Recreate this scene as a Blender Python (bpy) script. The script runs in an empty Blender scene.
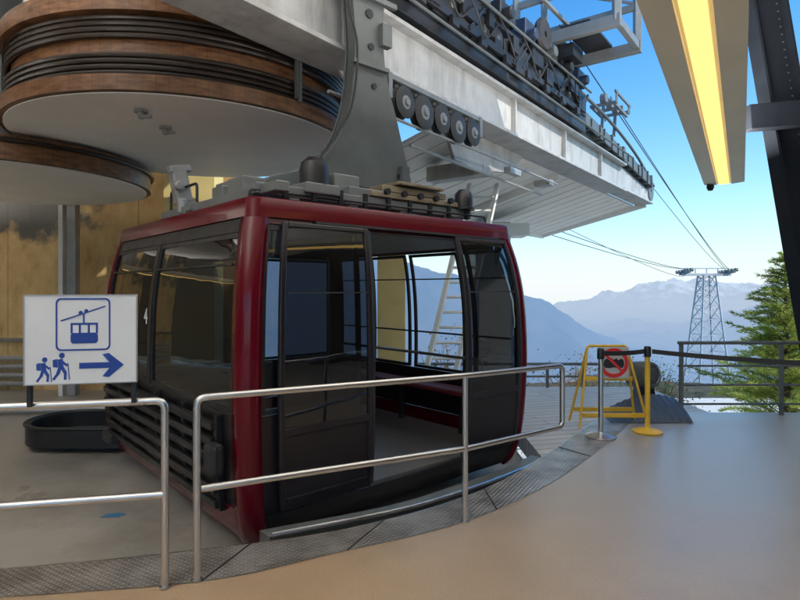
import bpy, bmesh, math, random
from mathutils import Vector, Matrix, noise
random.seed(7)
scene=bpy.context.scene
COL=scene.collection
V=Vector
# ------------------------------------------------------------------ materials
def nodes(name):
    m=bpy.data.materials.new(name); m.use_nodes=True
    nt=m.node_tree; nt.nodes.clear()
    out=nt.nodes.new('ShaderNodeOutputMaterial')
    return m,nt,out
def mat(name,col,rough=0.5,metal=0.0,var=0.15,scale=6.0,bump=0.0,bscale=60.0,coat=0.0,dirt=0.0,dirtcol=(0.05,0.04,0.03),spec=0.5,streak=1.0):
    m,nt,out=nodes(name)
    N=nt.nodes.new; L=nt.links.new
    p=N('ShaderNodeBsdfPrincipled'); L(p.outputs[0],out.inputs[0])
    g=N('ShaderNodeNewGeometry')
    n=N('ShaderNodeTexNoise'); n.inputs['Scale'].default_value=scale; n.inputs['Detail'].default_value=6; n.inputs['Roughness'].default_value=0.6
    L(g.outputs['Position'],n.inputs['Vector'])
    r=N('ShaderNodeMapRange'); r.inputs[1].default_value=0.3; r.inputs[2].default_value=0.7
    r.inputs[3].default_value=1-var; r.inputs[4].default_value=1+var
    L(n.outputs['Fac'],r.inputs[0])
    mx=N('ShaderNodeVectorMath'); mx.operation='SCALE'; mx.inputs[0].default_value=col[:3]
    L(r.outputs[0],mx.inputs['Scale'])
    src=mx.outputs[0]
    if dirt>0:
        mp=N('ShaderNodeMapping'); mp.inputs['Scale'].default_value=(streak,streak,1.0 if streak==1 else .35); L(g.outputs['Position'],mp.inputs[0])
        n2=N('ShaderNodeTexNoise'); n2.inputs['Scale'].default_value=scale*0.35; n2.inputs['Detail'].default_value=8; n2.inputs['Roughness'].default_value=0.7
        L(mp.outputs[0],n2.inputs['Vector'])
        r2=N('ShaderNodeMapRange'); r2.inputs[1].default_value=0.47; r2.inputs[2].default_value=0.72; r2.inputs[3].default_value=0; r2.inputs[4].default_value=dirt
        L(n2.outputs['Fac'],r2.inputs[0])
        mm=N('ShaderNodeMix'); mm.data_type='RGBA'; L(r2.outputs[0],mm.inputs[0]); L(src,mm.inputs[6]); mm.inputs[7].default_value=(*dirtcol,1)
        src=mm.outputs[2]
    L(src,p.inputs['Base Color'])
    rr=N('ShaderNodeMapRange'); rr.inputs[1].default_value=0.3; rr.inputs[2].default_value=0.7; q=min(.25,var*1.5); rr.inputs[3].default_value=max(0.02,rough*(1-q)); rr.inputs[4].default_value=min(1,rough*(1+q))
    L(n.outputs['Fac'],rr.inputs[0]); L(rr.outputs[0],p.inputs['Roughness'])
    p.inputs['Metallic'].default_value=metal
    p.inputs['Specular IOR Level'].default_value=spec
    p.inputs['Coat Weight'].default_value=coat
    p.inputs['Coat Roughness'].default_value=0.05
    if bump>0:
        n3=N('ShaderNodeTexNoise'); n3.inputs['Scale'].default_value=bscale; n3.inputs['Detail'].default_value=4
        L(g.outputs['Position'],n3.inputs['Vector'])
        b=N('ShaderNodeBump'); b.inputs['Strength'].default_value=bump; b.inputs['Distance'].default_value=0.01
        L(n3.outputs['Fac'],b.inputs['Height']); L(b.outputs[0],p.inputs['Normal'])
    return m
def emis(name,col,s):
    m,nt,out=nodes(name); e=nt.nodes.new('ShaderNodeEmission'); e.inputs[0].default_value=(*col,1); e.inputs[1].default_value=s
    nt.links.new(e.outputs[0],out.inputs[0]); return m
def glass(name,tint,k=0.9,base=0.05):
    m,nt,out=nodes(name); N=nt.nodes.new; L=nt.links.new
    t=N('ShaderNodeBsdfTransparent'); t.inputs[0].default_value=(*tint,1)
    g=N('ShaderNodeBsdfGlossy'); g.inputs['Roughness'].default_value=0.015; g.inputs[0].default_value=(1,1,1,1)
    lw=N('ShaderNodeLayerWeight'); lw.inputs[0].default_value=0.5
    pw=N('ShaderNodeMath'); pw.operation='POWER'; L(lw.outputs['Facing'],pw.inputs[0]); pw.inputs[1].default_value=4.5
    ma=N('ShaderNodeMath'); ma.operation='MULTIPLY_ADD'; L(pw.outputs[0],ma.inputs[0]); ma.inputs[1].default_value=k; ma.inputs[2].default_value=base
    geo=N('ShaderNodeNewGeometry'); n=N('ShaderNodeTexNoise'); n.inputs['Scale'].default_value=2.2; n.inputs['Detail'].default_value=2
    L(geo.outputs['Position'],n.inputs['Vector'])
    b=N('ShaderNodeBump'); b.inputs['Strength'].default_value=0.06; b.inputs['Distance'].default_value=0.05
    L(n.outputs['Fac'],b.inputs['Height']); L(b.outputs[0],g.inputs['Normal'])
    mx=N('ShaderNodeMixShader'); L(ma.outputs[0],mx.inputs[0]); L(t.outputs[0],mx.inputs[1]); L(g.outputs[0],mx.inputs[2]); L(mx.outputs[0],out.inputs[0])
    return m

M_red=mat('deep_red_paint',(0.10,0.002,0.009),0.24,0,0.02,3,coat=0.25,spec=.22)
M_reddark=mat('dark_red_paint',(0.05,0.003,0.008),0.3,0,0.05,3,coat=0.2)
M_black=mat('black_paint',(0.013,0.013,0.015),0.4,0,0.15,5)
M_rubber=mat('black_rubber',(0.022,0.022,0.024),0.6,0,0.3,9,bump=0.2)
M_panel=mat('charcoal_door_panel',(0.014,0.011,0.014),0.3,0,0.06,3)
M_steel=mat('brushed_stainless_steel',(0.58,0.57,0.56),0.26,0.95,0.03,3)
M_galv=mat('galvanised_steel',(0.36,0.37,0.38),0.45,0.4,0.12,5,dirt=0.35,dirtcol=(0.16,0.14,0.12))
M_pylon=mat('pale_galvanised_steel',(0.5,0.52,0.55),0.6,0.1,0.1,5)
M_greypaint=mat('weathered_grey_steel',(0.42,0.43,0.44),0.5,0.0,0.1,5,dirt=0.7,dirtcol=(0.17,0.16,0.145),streak=1.6)
M_arm=mat('grey_arm_paint',(0.105,0.12,0.125),0.42,0.1,0.10,4,dirt=0.35,dirtcol=(0.055,0.05,0.045))
M_gantry=mat('grey_gantry_paint',(0.18,0.195,0.20),0.45,0.1,0.12,4,dirt=0.4,dirtcol=(0.09,0.08,0.07))
M_light=mat('pale_grey_sheet',(0.82,0.81,0.79),0.55,0,0.05,2,dirt=0.3,dirtcol=(0.62,0.57,0.48))
M_dark=mat('dark_machine_steel',(0.024,0.026,0.032),0.45,0.3,0.3,7)
M_bluedark=mat('navy_machine_paint',(0.025,0.04,0.08),0.45,0.1,0.25,7)
M_col=mat('anthracite_beam_paint',(0.014,0.018,0.026),0.8,0.0,0.2,4,spec=0.15)
M_yellow=mat('yellow_paint',(0.70,0.42,0.03),0.4,0,0.12,6,dirt=0.4,dirtcol=(0.3,0.2,0.05))
M_wallyellow=mat('ochre_wall_paint',(0.72,0.60,0.27),0.7,0,0.08,2)
M_cream=mat('cream_lamp_housing',(0.85,0.83,0.68),0.5,0,0.04,2)
M_brass=mat('worn_bronze_plate',(0.28,0.23,0.16),0.45,0.3,0.2,8)
M_white=mat('white_sign_enamel',(0.78,0.80,0.84),0.35,0,0.03,4)
M_greyboard=mat('pale_grey_board',(0.45,0.46,0.48),0.5,0,0.06,8)
M_blue=mat('blue_sign_ink',(0.012,0.05,0.30),0.4,0,0.03,4)
M_signred=mat('red_sign_ink',(0.6,0.02,0.02),0.4,0,0.03,4)
M_ceil=mat('white_ceiling',(0.75,0.75,0.74),0.8,0,0.05,1)
M_wall=mat('plain_wall',(0.12,0.115,0.11),0.8,0,0.1,1)
M_pit=mat('stained_pit_concrete',(0.33,0.315,0.29),0.34,0,0.15,1.5,bump=0.15,bscale=25,dirt=0.85,dirtcol=(0.11,0.10,0.085))
M_int=mat('cabin_interior_grey',(0.15,0.15,0.155),0.6,0,0.1,4)
M_cabfloor=mat('cabin_floor_metal',(0.19,0.18,0.175),0.4,0.3,0.2,8)
M_seat=mat('red_seat_cushion',(0.12,0.008,0.014),0.45,0,0.1,8)
M_drumwhite=mat('pale_drum_sheet',(0.84,0.83,0.79),0.6,0,0.05,1.2,dirt=0.3,dirtcol=(0.62,0.57,0.48))
M_conc=mat('pale_concrete',(0.6,0.59,0.56),0.8,0,0.1,3,bump=0.2)
M_lamp=emis('lit_lamp_tube',(1.0,0.64,0.20),1.7)
M_glass=glass('tinted_glass',(0.62,0.64,0.66))
M_bark=mat('bark',(0.09,0.06,0.04),0.9,0,0.3,12)

def drum_mat(name,cx,cy,cnt):
    m,nt,out=nodes(name); N=nt.nodes.new; L=nt.links.new
    p=N('ShaderNodeBsdfPrincipled'); L(p.outputs[0],out.inputs[0]); p.inputs['Roughness'].default_value=0.42
    g=N('ShaderNodeNewGeometry'); mp=N('ShaderNodeMapping'); mp.inputs['Scale'].default_value=(3,3,14)
    L(g.outputs['Position'],mp.inputs[0])
    n=N('ShaderNodeTexNoise'); n.inputs['Scale'].default_value=2.2; n.inputs['Detail'].default_value=7; L(mp.outputs[0],n.inputs['Vector'])
    c=N('ShaderNodeValToRGB'); c.color_ramp.elements[0].position=0.28; c.color_ramp.elements[0].color=(0.095,0.038,0.015,1)
    c.color_ramp.elements[1].position=0.72; c.color_ramp.elements[1].color=(0.26,0.125,0.055,1)
    L(n.outputs['Fac'],c.inputs[0])
    s=N('ShaderNodeSeparateXYZ'); L(g.outputs['Position'],s.inputs[0])
    def ma(op,a,b=0.0):
        x=N('ShaderNodeMath'); x.operation=op
        for i,q in enumerate((a,b)):
            if isinstance(q,(int,float)): x.inputs[i].default_value=q
            else: L(q,x.inputs[i])
        return x.outputs[0]
    an=ma('MULTIPLY',ma('ARCTAN2',ma('SUBTRACT',s.outputs[1],cy),ma('SUBTRACT',s.outputs[0],cx)),cnt/6.28318)
    fr=ma('FRACT',ma('ADD',an,500.0)); gap=ma('LESS_THAN',fr,0.05)
    wn=N('ShaderNodeTexWhiteNoise'); wn.noise_dimensions='1D'; L(ma('FLOOR',an),wn.inputs['W'])
    tone=ma('ADD',ma('MULTIPLY',wn.outputs['Value'],0.12),0.93)
    sc=N('ShaderNodeVectorMath'); sc.operation='SCALE'; L(c.outputs[0],sc.inputs[0]); L(ma('MULTIPLY',tone,ma('SUBTRACT',1.0,ma('MULTIPLY',gap,0.4))),sc.inputs['Scale'])
    L(sc.outputs[0],p.inputs['Base Color'])
    return m
DC=(-2.70,7.26); DC2=(-5.75,8.1)
M_wood=drum_mat('amber_wood_slats',DC[0],DC[1],110); M_wood2=drum_mat('brown_wood_slats',DC2[0],DC2[1],100)
def floor_mat():
    m,nt,out=nodes('worn_sealed_concrete'); N=nt.nodes.new; L=nt.links.new
    p=N('ShaderNodeBsdfPrincipled'); L(p.outputs[0],out.inputs[0])
    g=N('ShaderNodeNewGeometry'); s=N('ShaderNodeSeparateXYZ'); L(g.outputs['Position'],s.inputs[0])
    def math_(op,a,b):
        x=N('ShaderNodeMath'); x.operation=op
        for i,q in enumerate((a,b)):
            if isinstance(q,(int,float)): x.inputs[i].default_value=q
            else: L(q,x.inputs[i])
        return x.outputs[0]
    n1=N('ShaderNodeTexNoise'); n1.inputs['Scale'].default_value=0.7; n1.inputs['Detail'].default_value=6; n1.inputs['Roughness'].default_value=0.55; L(g.outputs['Position'],n1.inputs['Vector'])
    n2=N('ShaderNodeTexNoise'); n2.inputs['Scale'].default_value=2.4; n2.inputs['Detail'].default_value=10; n2.inputs['Roughness'].default_value=0.66; L(g.outputs['Position'],n2.inputs['Vector'])
    n3=N('ShaderNodeTexNoise'); n3.inputs['Scale'].default_value=80; n3.inputs['Detail'].default_value=5; L(g.outputs['Position'],n3.inputs['Vector'])
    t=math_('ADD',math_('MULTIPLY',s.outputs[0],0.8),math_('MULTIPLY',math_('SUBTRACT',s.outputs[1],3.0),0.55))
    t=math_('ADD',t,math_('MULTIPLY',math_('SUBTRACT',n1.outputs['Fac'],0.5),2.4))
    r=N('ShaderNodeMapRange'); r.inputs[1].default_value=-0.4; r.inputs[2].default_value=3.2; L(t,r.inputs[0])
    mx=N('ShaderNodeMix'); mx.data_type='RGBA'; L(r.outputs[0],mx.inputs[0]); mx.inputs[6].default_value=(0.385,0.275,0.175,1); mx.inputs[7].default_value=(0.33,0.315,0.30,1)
    r2=N('ShaderNodeMapRange'); r2.inputs[1].default_value=0.3; r2.inputs[2].default_value=0.7; r2.inputs[3].default_value=0.91; r2.inputs[4].default_value=1.07; L(n2.outputs['Fac'],r2.inputs[0])
    r3=N('ShaderNodeMapRange'); r3.inputs[1].default_value=0.3; r3.inputs[2].default_value=0.7; r3.inputs[3].default_value=0.88; r3.inputs[4].default_value=1.08; L(n3.outputs['Fac'],r3.inputs[0])
    sc=N('ShaderNodeVectorMath'); sc.operation='SCALE'; L(mx.outputs[2],sc.inputs[0]); L(math_('MULTIPLY',r2.outputs[0],r3.outputs[0]),sc.inputs['Scale'])
    mp=N('ShaderNodeMapping'); mp.inputs['Scale'].default_value=(14,1.1,1); mp.inputs['Rotation'].default_value=(0,0,.7); L(g.outputs['Position'],mp.inputs[0])
    n4=N('ShaderNodeTexNoise'); n4.inputs['Scale'].default_value=3; n4.inputs['Detail'].default_value=3; L(mp.outputs[0],n4.inputs['Vector'])
    sm=N('ShaderNodeMapRange'); sm.inputs[1].default_value=0.66; sm.inputs[2].default_value=0.76; sm.inputs[4].default_value=0.18; L(n4.outputs['Fac'],sm.inputs[0])
    m2=N('ShaderNodeMix'); m2.data_type='RGBA'; L(sm.outputs[0],m2.inputs[0]); L(sc.outputs[0],m2.inputs[6]); m2.inputs[7].default_value=(0.12,0.10,0.08,1)
    L(m2.outputs[2],p.inputs['Base Color'])
    rr=N('ShaderNodeMapRange'); rr.inputs[1].default_value=0.3; rr.inputs[2].default_value=0.7; rr.inputs[3].default_value=0.28; rr.inputs[4].default_value=0.38; L(n2.outputs['Fac'],rr.inputs[0]); L(rr.outputs[0],p.inputs['Roughness'])
    p.inputs['Coat Weight'].default_value=0.35; p.inputs['Coat Roughness'].default_value=0.28
    b=N('ShaderNodeBump'); b.inputs['Strength'].default_value=0.05; b.inputs['Distance'].default_value=0.01; L(n2.outputs['Fac'],b.inputs['Height']); L(b.outputs[0],p.inputs['Normal'])
    return m
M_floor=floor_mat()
def checker_mat():
    m,nt,out=nodes('tread_plate_steel'); N=nt.nodes.new; L=nt.links.new
    p=N('ShaderNodeBsdfPrincipled'); L(p.outputs[0],out.inputs[0]); p.inputs['Metallic'].default_value=0.6; p.inputs['Roughness'].default_value=0.36
    g=N('ShaderNodeNewGeometry'); mp=N('ShaderNodeMapping'); mp.inputs['Rotation'].default_value=(0,0,math.radians(30)); L(g.outputs['Position'],mp.inputs[0])
    s=N('ShaderNodeSeparateXYZ'); L(mp.outputs[0],s.inputs[0])
    def ma(op,a,b=0.0):
        x=N('ShaderNodeMath'); x.operation=op
        for i,q in enumerate((a,b)):
            if isinstance(q,(int,float)): x.inputs[i].default_value=q
            else: L(q,x.inputs[i])
        return x.outputs[0]
    k=math.pi/0.03
    h=ma('MULTIPLY',ma('SINE',ma('MULTIPLY',s.outputs[0],k)),ma('SINE',ma('MULTIPLY',s.outputs[1],k)))
    h=ma('POWER',ma('ABSOLUTE',h),1.5)
    b=N('ShaderNodeBump'); b.inputs['Strength'].default_value=0.9; b.inputs['Distance'].default_value=0.004; L(h,b.inputs['Height']); L(b.outputs[0],p.inputs['Normal'])
    n=N('ShaderNodeTexNoise'); n.inputs['Scale'].default_value=4; n.inputs['Detail'].default_value=7; L(g.outputs['Position'],n.inputs['Vector'])
    c=N('ShaderNodeValToRGB'); c.color_ramp.elements[0].position=0.33; c.color_ramp.elements[0].color=(0.20,0.18,0.16,1); c.color_ramp.elements[1].position=0.7; c.color_ramp.elements[1].color=(0.46,0.44,0.41,1)
    mixh=ma('ADD',ma('MULTIPLY',h,0.25),n.outputs['Fac']); L(ma('SUBTRACT',mixh,0.06),c.inputs[0]); L(c.outputs[0],p.inputs['Base Color'])
    return m
M_check=checker_mat()
def deck_mat():
    m,nt,out=nodes('weathered_deck_boards'); N=nt.nodes.new; L=nt.links.new
    p=N('ShaderNodeBsdfPrincipled'); L(p.outputs[0],out.inputs[0]); p.inputs['Roughness'].default_value=0.5
    g=N('ShaderNodeNewGeometry'); mp=N('ShaderNodeMapping'); mp.inputs['Rotation'].default_value=(0,0,math.radians(-15)); L(g.outputs['Position'],mp.inputs[0])
    br=N('ShaderNodeTexBrick'); br.inputs['Scale'].default_value=1.0; br.inputs['Brick Width'].default_value=1.8; br.inputs['Row Height'].default_value=0.16; br.inputs['Mortar Size'].default_value=0.008
    br.inputs['Color1'].default_value=(0.50,0.47,0.43,1); br.inputs['Color2'].default_value=(0.42,0.395,0.37,1); br.inputs['Mortar'].default_value=(0.12,0.11,0.10,1)
    L(mp.outputs[0],br.inputs['Vector']); L(br.outputs[0],p.inputs['Base Color'])
    return m
M_deck=deck_mat()
def mural_mat():
    m,nt,out=nodes('painted_rock_mural'); N=nt.nodes.new; L=nt.links.new
    p=N('ShaderNodeBsdfPrincipled'); L(p.outputs[0],out.inputs[0]); p.inputs['Roughness'].default_value=0.6
    g=N('ShaderNodeNewGeometry')
    mp=N('ShaderNodeMapping'); mp.inputs['Scale'].default_value=(1.8,1,1.0); L(g.outputs['Position'],mp.inputs[0])
    n=N('ShaderNodeTexNoise'); n.inputs['Scale'].default_value=1.6; n.inputs['Detail'].default_value=9; n.inputs['Roughness'].default_value=0.7; L(mp.outputs[0],n.inputs['Vector'])
    c=N('ShaderNodeValToRGB'); e=c.color_ramp.elements; e[0].position=0.34; e[0].color=(0.36,0.22,0.09,1); e[1].position=0.66; e[1].color=(0.68,0.49,0.24,1)
    x=e.new(0.46); x.color=(0.56,0.37,0.155,1)
    L(n.outputs['Fac'],c.inputs[0])
    n2=N('ShaderNodeTexNoise'); n2.inputs['Scale'].default_value=0.75; n2.inputs['Detail'].default_value=7; n2.inputs['Roughness'].default_value=0.6; L(g.outputs['Position'],n2.inputs['Vector'])
    s=N('ShaderNodeSeparateXYZ'); L(g.outputs['Position'],s.inputs[0])
    zr=N('ShaderNodeMapRange'); zr.inputs[1].default_value=1.6; zr.inputs[2].default_value=2.8; zr.inputs[3].default_value=-0.25; zr.inputs[4].default_value=0.14; L(s.outputs[2],zr.inputs[0])
    xr=N('ShaderNodeMapRange'); xr.inputs[1].default_value=-6.6; xr.inputs[2].default_value=-4.5; xr.inputs[3].default_value=.04; xr.inputs[4].default_value=-0.12; L(s.outputs[0],xr.inputs[0])
    ad0=N('ShaderNodeMath'); ad0.operation='ADD'; L(n2.outputs['Fac'],ad0.inputs[0]); L(xr.outputs[0],ad0.inputs[1])
    ad=N('ShaderNodeMath'); ad.operation='ADD'; L(ad0.outputs[0],ad.inputs[0]); L(zr.outputs[0],ad.inputs[1])
    th=N('ShaderNodeMapRange'); th.inputs[1].default_value=0.58; th.inputs[2].default_value=0.66; th.inputs[4].default_value=.92; L(ad.outputs[0],th.inputs[0])
    mx=N('ShaderNodeMix'); mx.data_type='RGBA'; L(th.outputs[0],mx.inputs[0]); L(c.outputs[0],mx.inputs[6]); mx.inputs[7].default_value=(0.07,0.08,0.085,1)
    wv=N('ShaderNodeMath'); wv.operation='FRACT'; sx_=N('ShaderNodeMath'); sx_.operation='MULTIPLY'; L(s.outputs[0],sx_.inputs[0]); sx_.inputs[1].default_value=0.8; L(sx_.outputs[0],wv.inputs[0])
    lt=N('ShaderNodeMath'); lt.operation='LESS_THAN'; L(wv.outputs[0],lt.inputs[0]); lt.inputs[1].default_value=0.012
    dk=N('ShaderNodeMix'); dk.data_type='RGBA'; ml_=N('ShaderNodeMath'); ml_.operation='MULTIPLY'; L(lt.outputs[0],ml_.inputs[0]); ml_.inputs[1].default_value=.6; L(ml_.outputs[0],dk.inputs[0]); L(mx.outputs[2],dk.inputs[6]); dk.inputs[7].default_value=(0.05,0.03,0.015,1)
    L(dk.outputs[2],p.inputs['Base Color'])
    return m
M_mural=mural_mat()

# ------------------------------------------------------------------ mesh builder
class MB:
    def __init__(s): s.v=[]; s.f=[]
    def add(s,vs,fs):
        o=len(s.v); s.v+=[tuple(q) for q in vs]; s.f+=[tuple(i+o for i in f) for f in fs]; return s
    def box(s,c,size,ax=None):
        ex,ey,ez=ax if ax else (V((1,0,0)),V((0,1,0)),V((0,0,1)))
        c=V(c); hx,hy,hz=[q/2 for q in size]; vs=[]
        for k in (-1,1):
            for j in (-1,1):
                for i in (-1,1): vs.append(c+ex*hx*i+ey*hy*j+ez*hz*k)
        return s.add(vs,[(0,2,3,1),(4,5,7,6),(0,1,5,4),(2,6,7,3),(0,4,6,2),(1,3,7,5)])
    def bar(s,p0,p1,w,h,up=V((0,0,1))):
        p0=V(p0);p1=V(p1); d=(p1-p0); L=d.length; d.normalize()
        sx=d.cross(up)
        if sx.length<1e-4: sx=d.cross(V((0,1,0)))
        sx.normalize(); uz=sx.cross(d)
        return s.box((p0+p1)/2,(L,w,h),(d,sx,uz))
    def tube(s,pts,r,n=10,closed=False,caps=True):
        pts=[V(p) for p in pts]; m=len(pts)
        def tan(i):
            if closed: return (pts[(i+1)%m]-pts[i-1]).normalized()
            a=pts[max(i-1,0)]; b=pts[min(i+1,m-1)]; return (b-a).normalized()
        t=tan(0); up=V((0,0,1)) if abs(t.z)<0.9 else V((0,1,0))
        x=t.cross(up).normalized(); vs=[]; fs=[]
        for i in range(m):
            t=tan(i); x=(x-t*x.dot(t)).normalized(); y=t.cross(x)
            rr=r[i] if isinstance(r,(list,tuple)) else r
            for k in range(n):
                a=2*math.pi*k/n; vs.append(pts[i]+x*math.cos(a)*rr+y*math.sin(a)*rr)
        for i in range(m if closed else m-1):
            j=(i+1)%m
            for k in range(n): fs.append((i*n+k,i*n+(k+1)%n,j*n+(k+1)%n,j*n+k))
        if caps and not closed:
            fs.append(tuple(range(n-1,-1,-1))); fs.append(tuple((m-1)*n+k for k in range(n)))
        return s.add(vs,fs)
    def cyl(s,p0,p1,r,n=20,r1=None):
        return s.tube([p0,p1],[r,r if r1 is None else r1],n)
    def lathe(s,c,prof,axis=V((0,0,1)),n=32):
        c=V(c); axis=axis.normalized(); x=axis.orthogonal().normalized(); y=axis.cross(x); m=len(prof); vs=[];fs=[]
        for r,h in prof:
            for k in range(n):
                a=2*math.pi*k/n; vs.append(c+axis*h+(x*math.cos(a)+y*math.sin(a))*r)
        for i in range(m-1):
            for k in range(n): fs.append((i*n+k,i*n+(k+1)%n,(i+1)*n+(k+1)%n,(i+1)*n+k))
        return s.add(vs,fs)
    def prism(s,poly,o,ex,ey,ez,t0,t1):
        n=len(poly); o=V(o)
        vs=[o+ex*a+ey*b+ez*t0 for a,b in poly]+[o+ex*a+ey*b+ez*t1 for a,b in poly]
        fs=[tuple(range(n-1,-1,-1)),tuple(range(n,2*n))]+[(i,(i+1)%n,n+(i+1)%n,n+i) for i in range(n)]
        return s.add(vs,fs)
    def obj(s,name,m,parent=None,smooth=False,bevel=0.0,**kw):
        me=bpy.data.meshes.new(name); me.from_pydata(s.v,[],s.f); me.update()
        bm=bmesh.new(); bm.from_mesh(me); bmesh.ops.recalc_face_normals(bm,faces=bm.faces); bm.to_mesh(me); bm.free()
        me.materials.append(m)
        o=bpy.data.objects.new(name,me); COL.objects.link(o)
        if smooth:
            me.polygons.foreach_set('use_smooth',[True]*len(me.polygons))
            try: me.set_sharp_from_angle(angle=math.radians(35))
            except Exception: pass
        if parent is not None:
            o.parent=parent
            o.matrix_parent_inverse=Matrix.Translation(-V(parent.location)) if parent.type=='EMPTY' else Matrix.Identity(4)
        if bevel>0:
            b=o.modifiers.new('bevel','BEVEL'); b.width=bevel; b.segments=2; b.limit_method='ANGLE'
        for k,q in kw.items(): o[k]=q
        return o
    def each(s,name,m,parent=None,**kw):
        par=list(range(len(s.v)))
        def find(a):
            while par[a]!=a: par[a]=par[par[a]]; a=par[a]
            return a
        for f in s.f:
            r0=find(f[0])
            for i in f[1:]:
                r=find(i)
                if r!=r0: par[r]=r0
        groups={}
        for f in s.f: groups.setdefault(find(f[0]),[]).append(f)
        res=[]
        for g in groups.values():
            ids=sorted({i for f in g for i in f}); mp={a:b for b,a in enumerate(ids)}
            q=MB(); q.v=[s.v[i] for i in ids]; q.f=[tuple(mp[i] for i in f) for f in g]; res.append(q.obj(name,m,parent,**kw))
        return res
def thing(name,loc,label,category,group=None):
    e=bpy.data.objects.new(name,None); COL.objects.link(e); e.location=loc; e.empty_display_size=0.2
    e['label']=label; e['category']=category
    if group: e['group']=group
    return e
def fillet(pts,r=0.06,n=5):
    pts=[V(p) for p in pts]; out=[pts[0]]
    for i in range(1,len(pts)-1):
        p=pts[i]; a=(pts[i-1]-p); b=(pts[i+1]-p); rr=min(r,a.length*0.45,b.length*0.45)
        A=p+a.normalized()*rr; B=p+b.normalized()*rr
        for k in range(n+1):
            t=k/n; out.append(A*(1-t)**2+p*2*t*(1-t)+B*t*t)
    out.append(pts[-1]); return out
def catmull(pts,n=8):
    P=[V((*p,0)) if len(p)==2 else V(p) for p in pts]; P=[P[0]*2-P[1]]+P+[P[-1]*2-P[-2]]; out=[]
    for i in range(1,len(P)-2):
        for k in range(n):
            t=k/n; a,b,c,d=P[i-1],P[i],P[i+1],P[i+2]
            out.append(0.5*((2*b)+(c-a)*t+(2*a-5*b+4*c-d)*t*t+(-a+3*b-3*c+d)*t**3))
    out.append(P[-2]); return out
EX,EY,EZ=V((1,0,0)),V((0,1,0)),V((0,0,1))

# ------------------------------------------------------------------ camera, world, sun
cam=bpy.data.cameras.new('camera'); co=bpy.data.objects.new('camera',cam); COL.objects.link(co)
co.location=(0,0,1.6); co.rotation_euler=(math.radians(90),0,0)
cam.sensor_width=36; cam.lens=36*560/800; cam.shift_y=-12/800; cam.clip_start=0.05; cam.clip_end=80000
scene.camera=co
scene.view_settings.view_transform='Standard'; scene.view_settings.look='None'; scene.view_settings.exposure=0
SE,SA=math.radians(40),math.radians(118)
w=bpy.data.worlds.new('World'); scene.world=w; w.use_nodes=True
nt=w.node_tree; nt.nodes.clear(); sky=nt.nodes.new('ShaderNodeTexSky'); sky.sky_type='NISHITA'; sky.sun_disc=False
sky.sun_elevation=SE; sky.sun_rotation=SA; sky.altitude=600; sky.air_density=1.0; sky.dust_density=1.0; sky.ozone_density=2.0
hs=nt.nodes.new('ShaderNodeHueSaturation'); hs.inputs['Saturation'].default_value=1.35; nt.links.new(sky.outputs[0],hs.inputs['Color'])
tm=nt.nodes.new('ShaderNodeMix'); tm.data_type='RGBA'; tm.blend_type='MULTIPLY'; tm.inputs[0].default_value=1.0; nt.links.new(hs.outputs[0],tm.inputs[6]); tm.inputs[7].default_value=(1.2,1.85,1.9,1)
tc=nt.nodes.new('ShaderNodeTexCoord'); sp_=nt.nodes.new('ShaderNodeSeparateXYZ'); nt.links.new(tc.outputs['Generated'],sp_.inputs[0])
ab=nt.nodes.new('ShaderNodeMath'); ab.operation='ABSOLUTE'; nt.links.new(sp_.outputs[2],ab.inputs[0])
ml=nt.nodes.new('ShaderNodeMath'); ml.operation='MULTIPLY'; nt.links.new(ab.outputs[0],ml.inputs[0]); ml.inputs[1].default_value=-8.0
xp=nt.nodes.new('ShaderNodeMath'); xp.operation='EXPONENT'; nt.links.new(ml.outputs[0],xp.inputs[0])
m9=nt.nodes.new('ShaderNodeMath'); m9.operation='MULTIPLY'; nt.links.new(xp.outputs[0],m9.inputs[0]); m9.inputs[1].default_value=1.0
hzm=nt.nodes.new('ShaderNodeMix'); hzm.data_type='RGBA'; nt.links.new(m9.outputs[0],hzm.inputs[0]); nt.links.new(tm.outputs[2],hzm.inputs[6]); hzm.inputs[7].default_value=(6.3,6.55,6.75,1)
bg=nt.nodes.new('ShaderNodeBackground'); bg.inputs[1].default_value=0.15; wo=nt.nodes.new('ShaderNodeOutputWorld')
nt.links.new(hzm.outputs[2],bg.inputs[0]); nt.links.new(bg.outputs[0],wo.inputs[0])
sd=V((math.sin(SA)*math.cos(SE),math.cos(SA)*math.cos(SE),math.sin(SE)))
sl=bpy.data.lights.new('sun','SUN'); sl.energy=4.6; sl.angle=math.radians(0.5); sl.color=(1,0.93,0.82)
so=bpy.data.objects.new('sun',sl); COL.objects.link(so); so.rotation_euler=(-sd).to_track_quat('-Z','Y').to_euler()

# ------------------------------------------------------------------ terrain
def crest(tbl,t):
    for i in range(len(tbl)-1):
        if t<=tbl[i+1][0]:
            a,b=tbl[i],tbl[i+1]; k=max(0,(t-a[0])/(b[0]-a[0])); return a[1]*(1-k)+b[1]*k
    return tbl[-1][1]
def pz(px,py,Y): return ((px-400)/560, 1.6+(288-py)*Y/560)
T1=[(-1.5,500)]+[pz(*q,3500) for q in ((200,240),(330,255),(400,266),(440,274),(480,284),(530,299),(570,318),(610,342),(660,370),(720,395))]+[(1.6,-600)]
T2=[(-1.5,-100)]+[pz(*q,8000) for q in ((500,340),(580,336),(630,324),(680,326),(740,313),(800,302),(900,294))]+[(1.6,100)]
T3=[(-1.5,300)]+[pz(*q,13000) for q in ((400,308),(540,312),(575,305),(600,297),(622,293),(640,289),(668,284),(700,282),(725,288),(760,289),(800,284),(860,279))]+[(1.6,200)]
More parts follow.
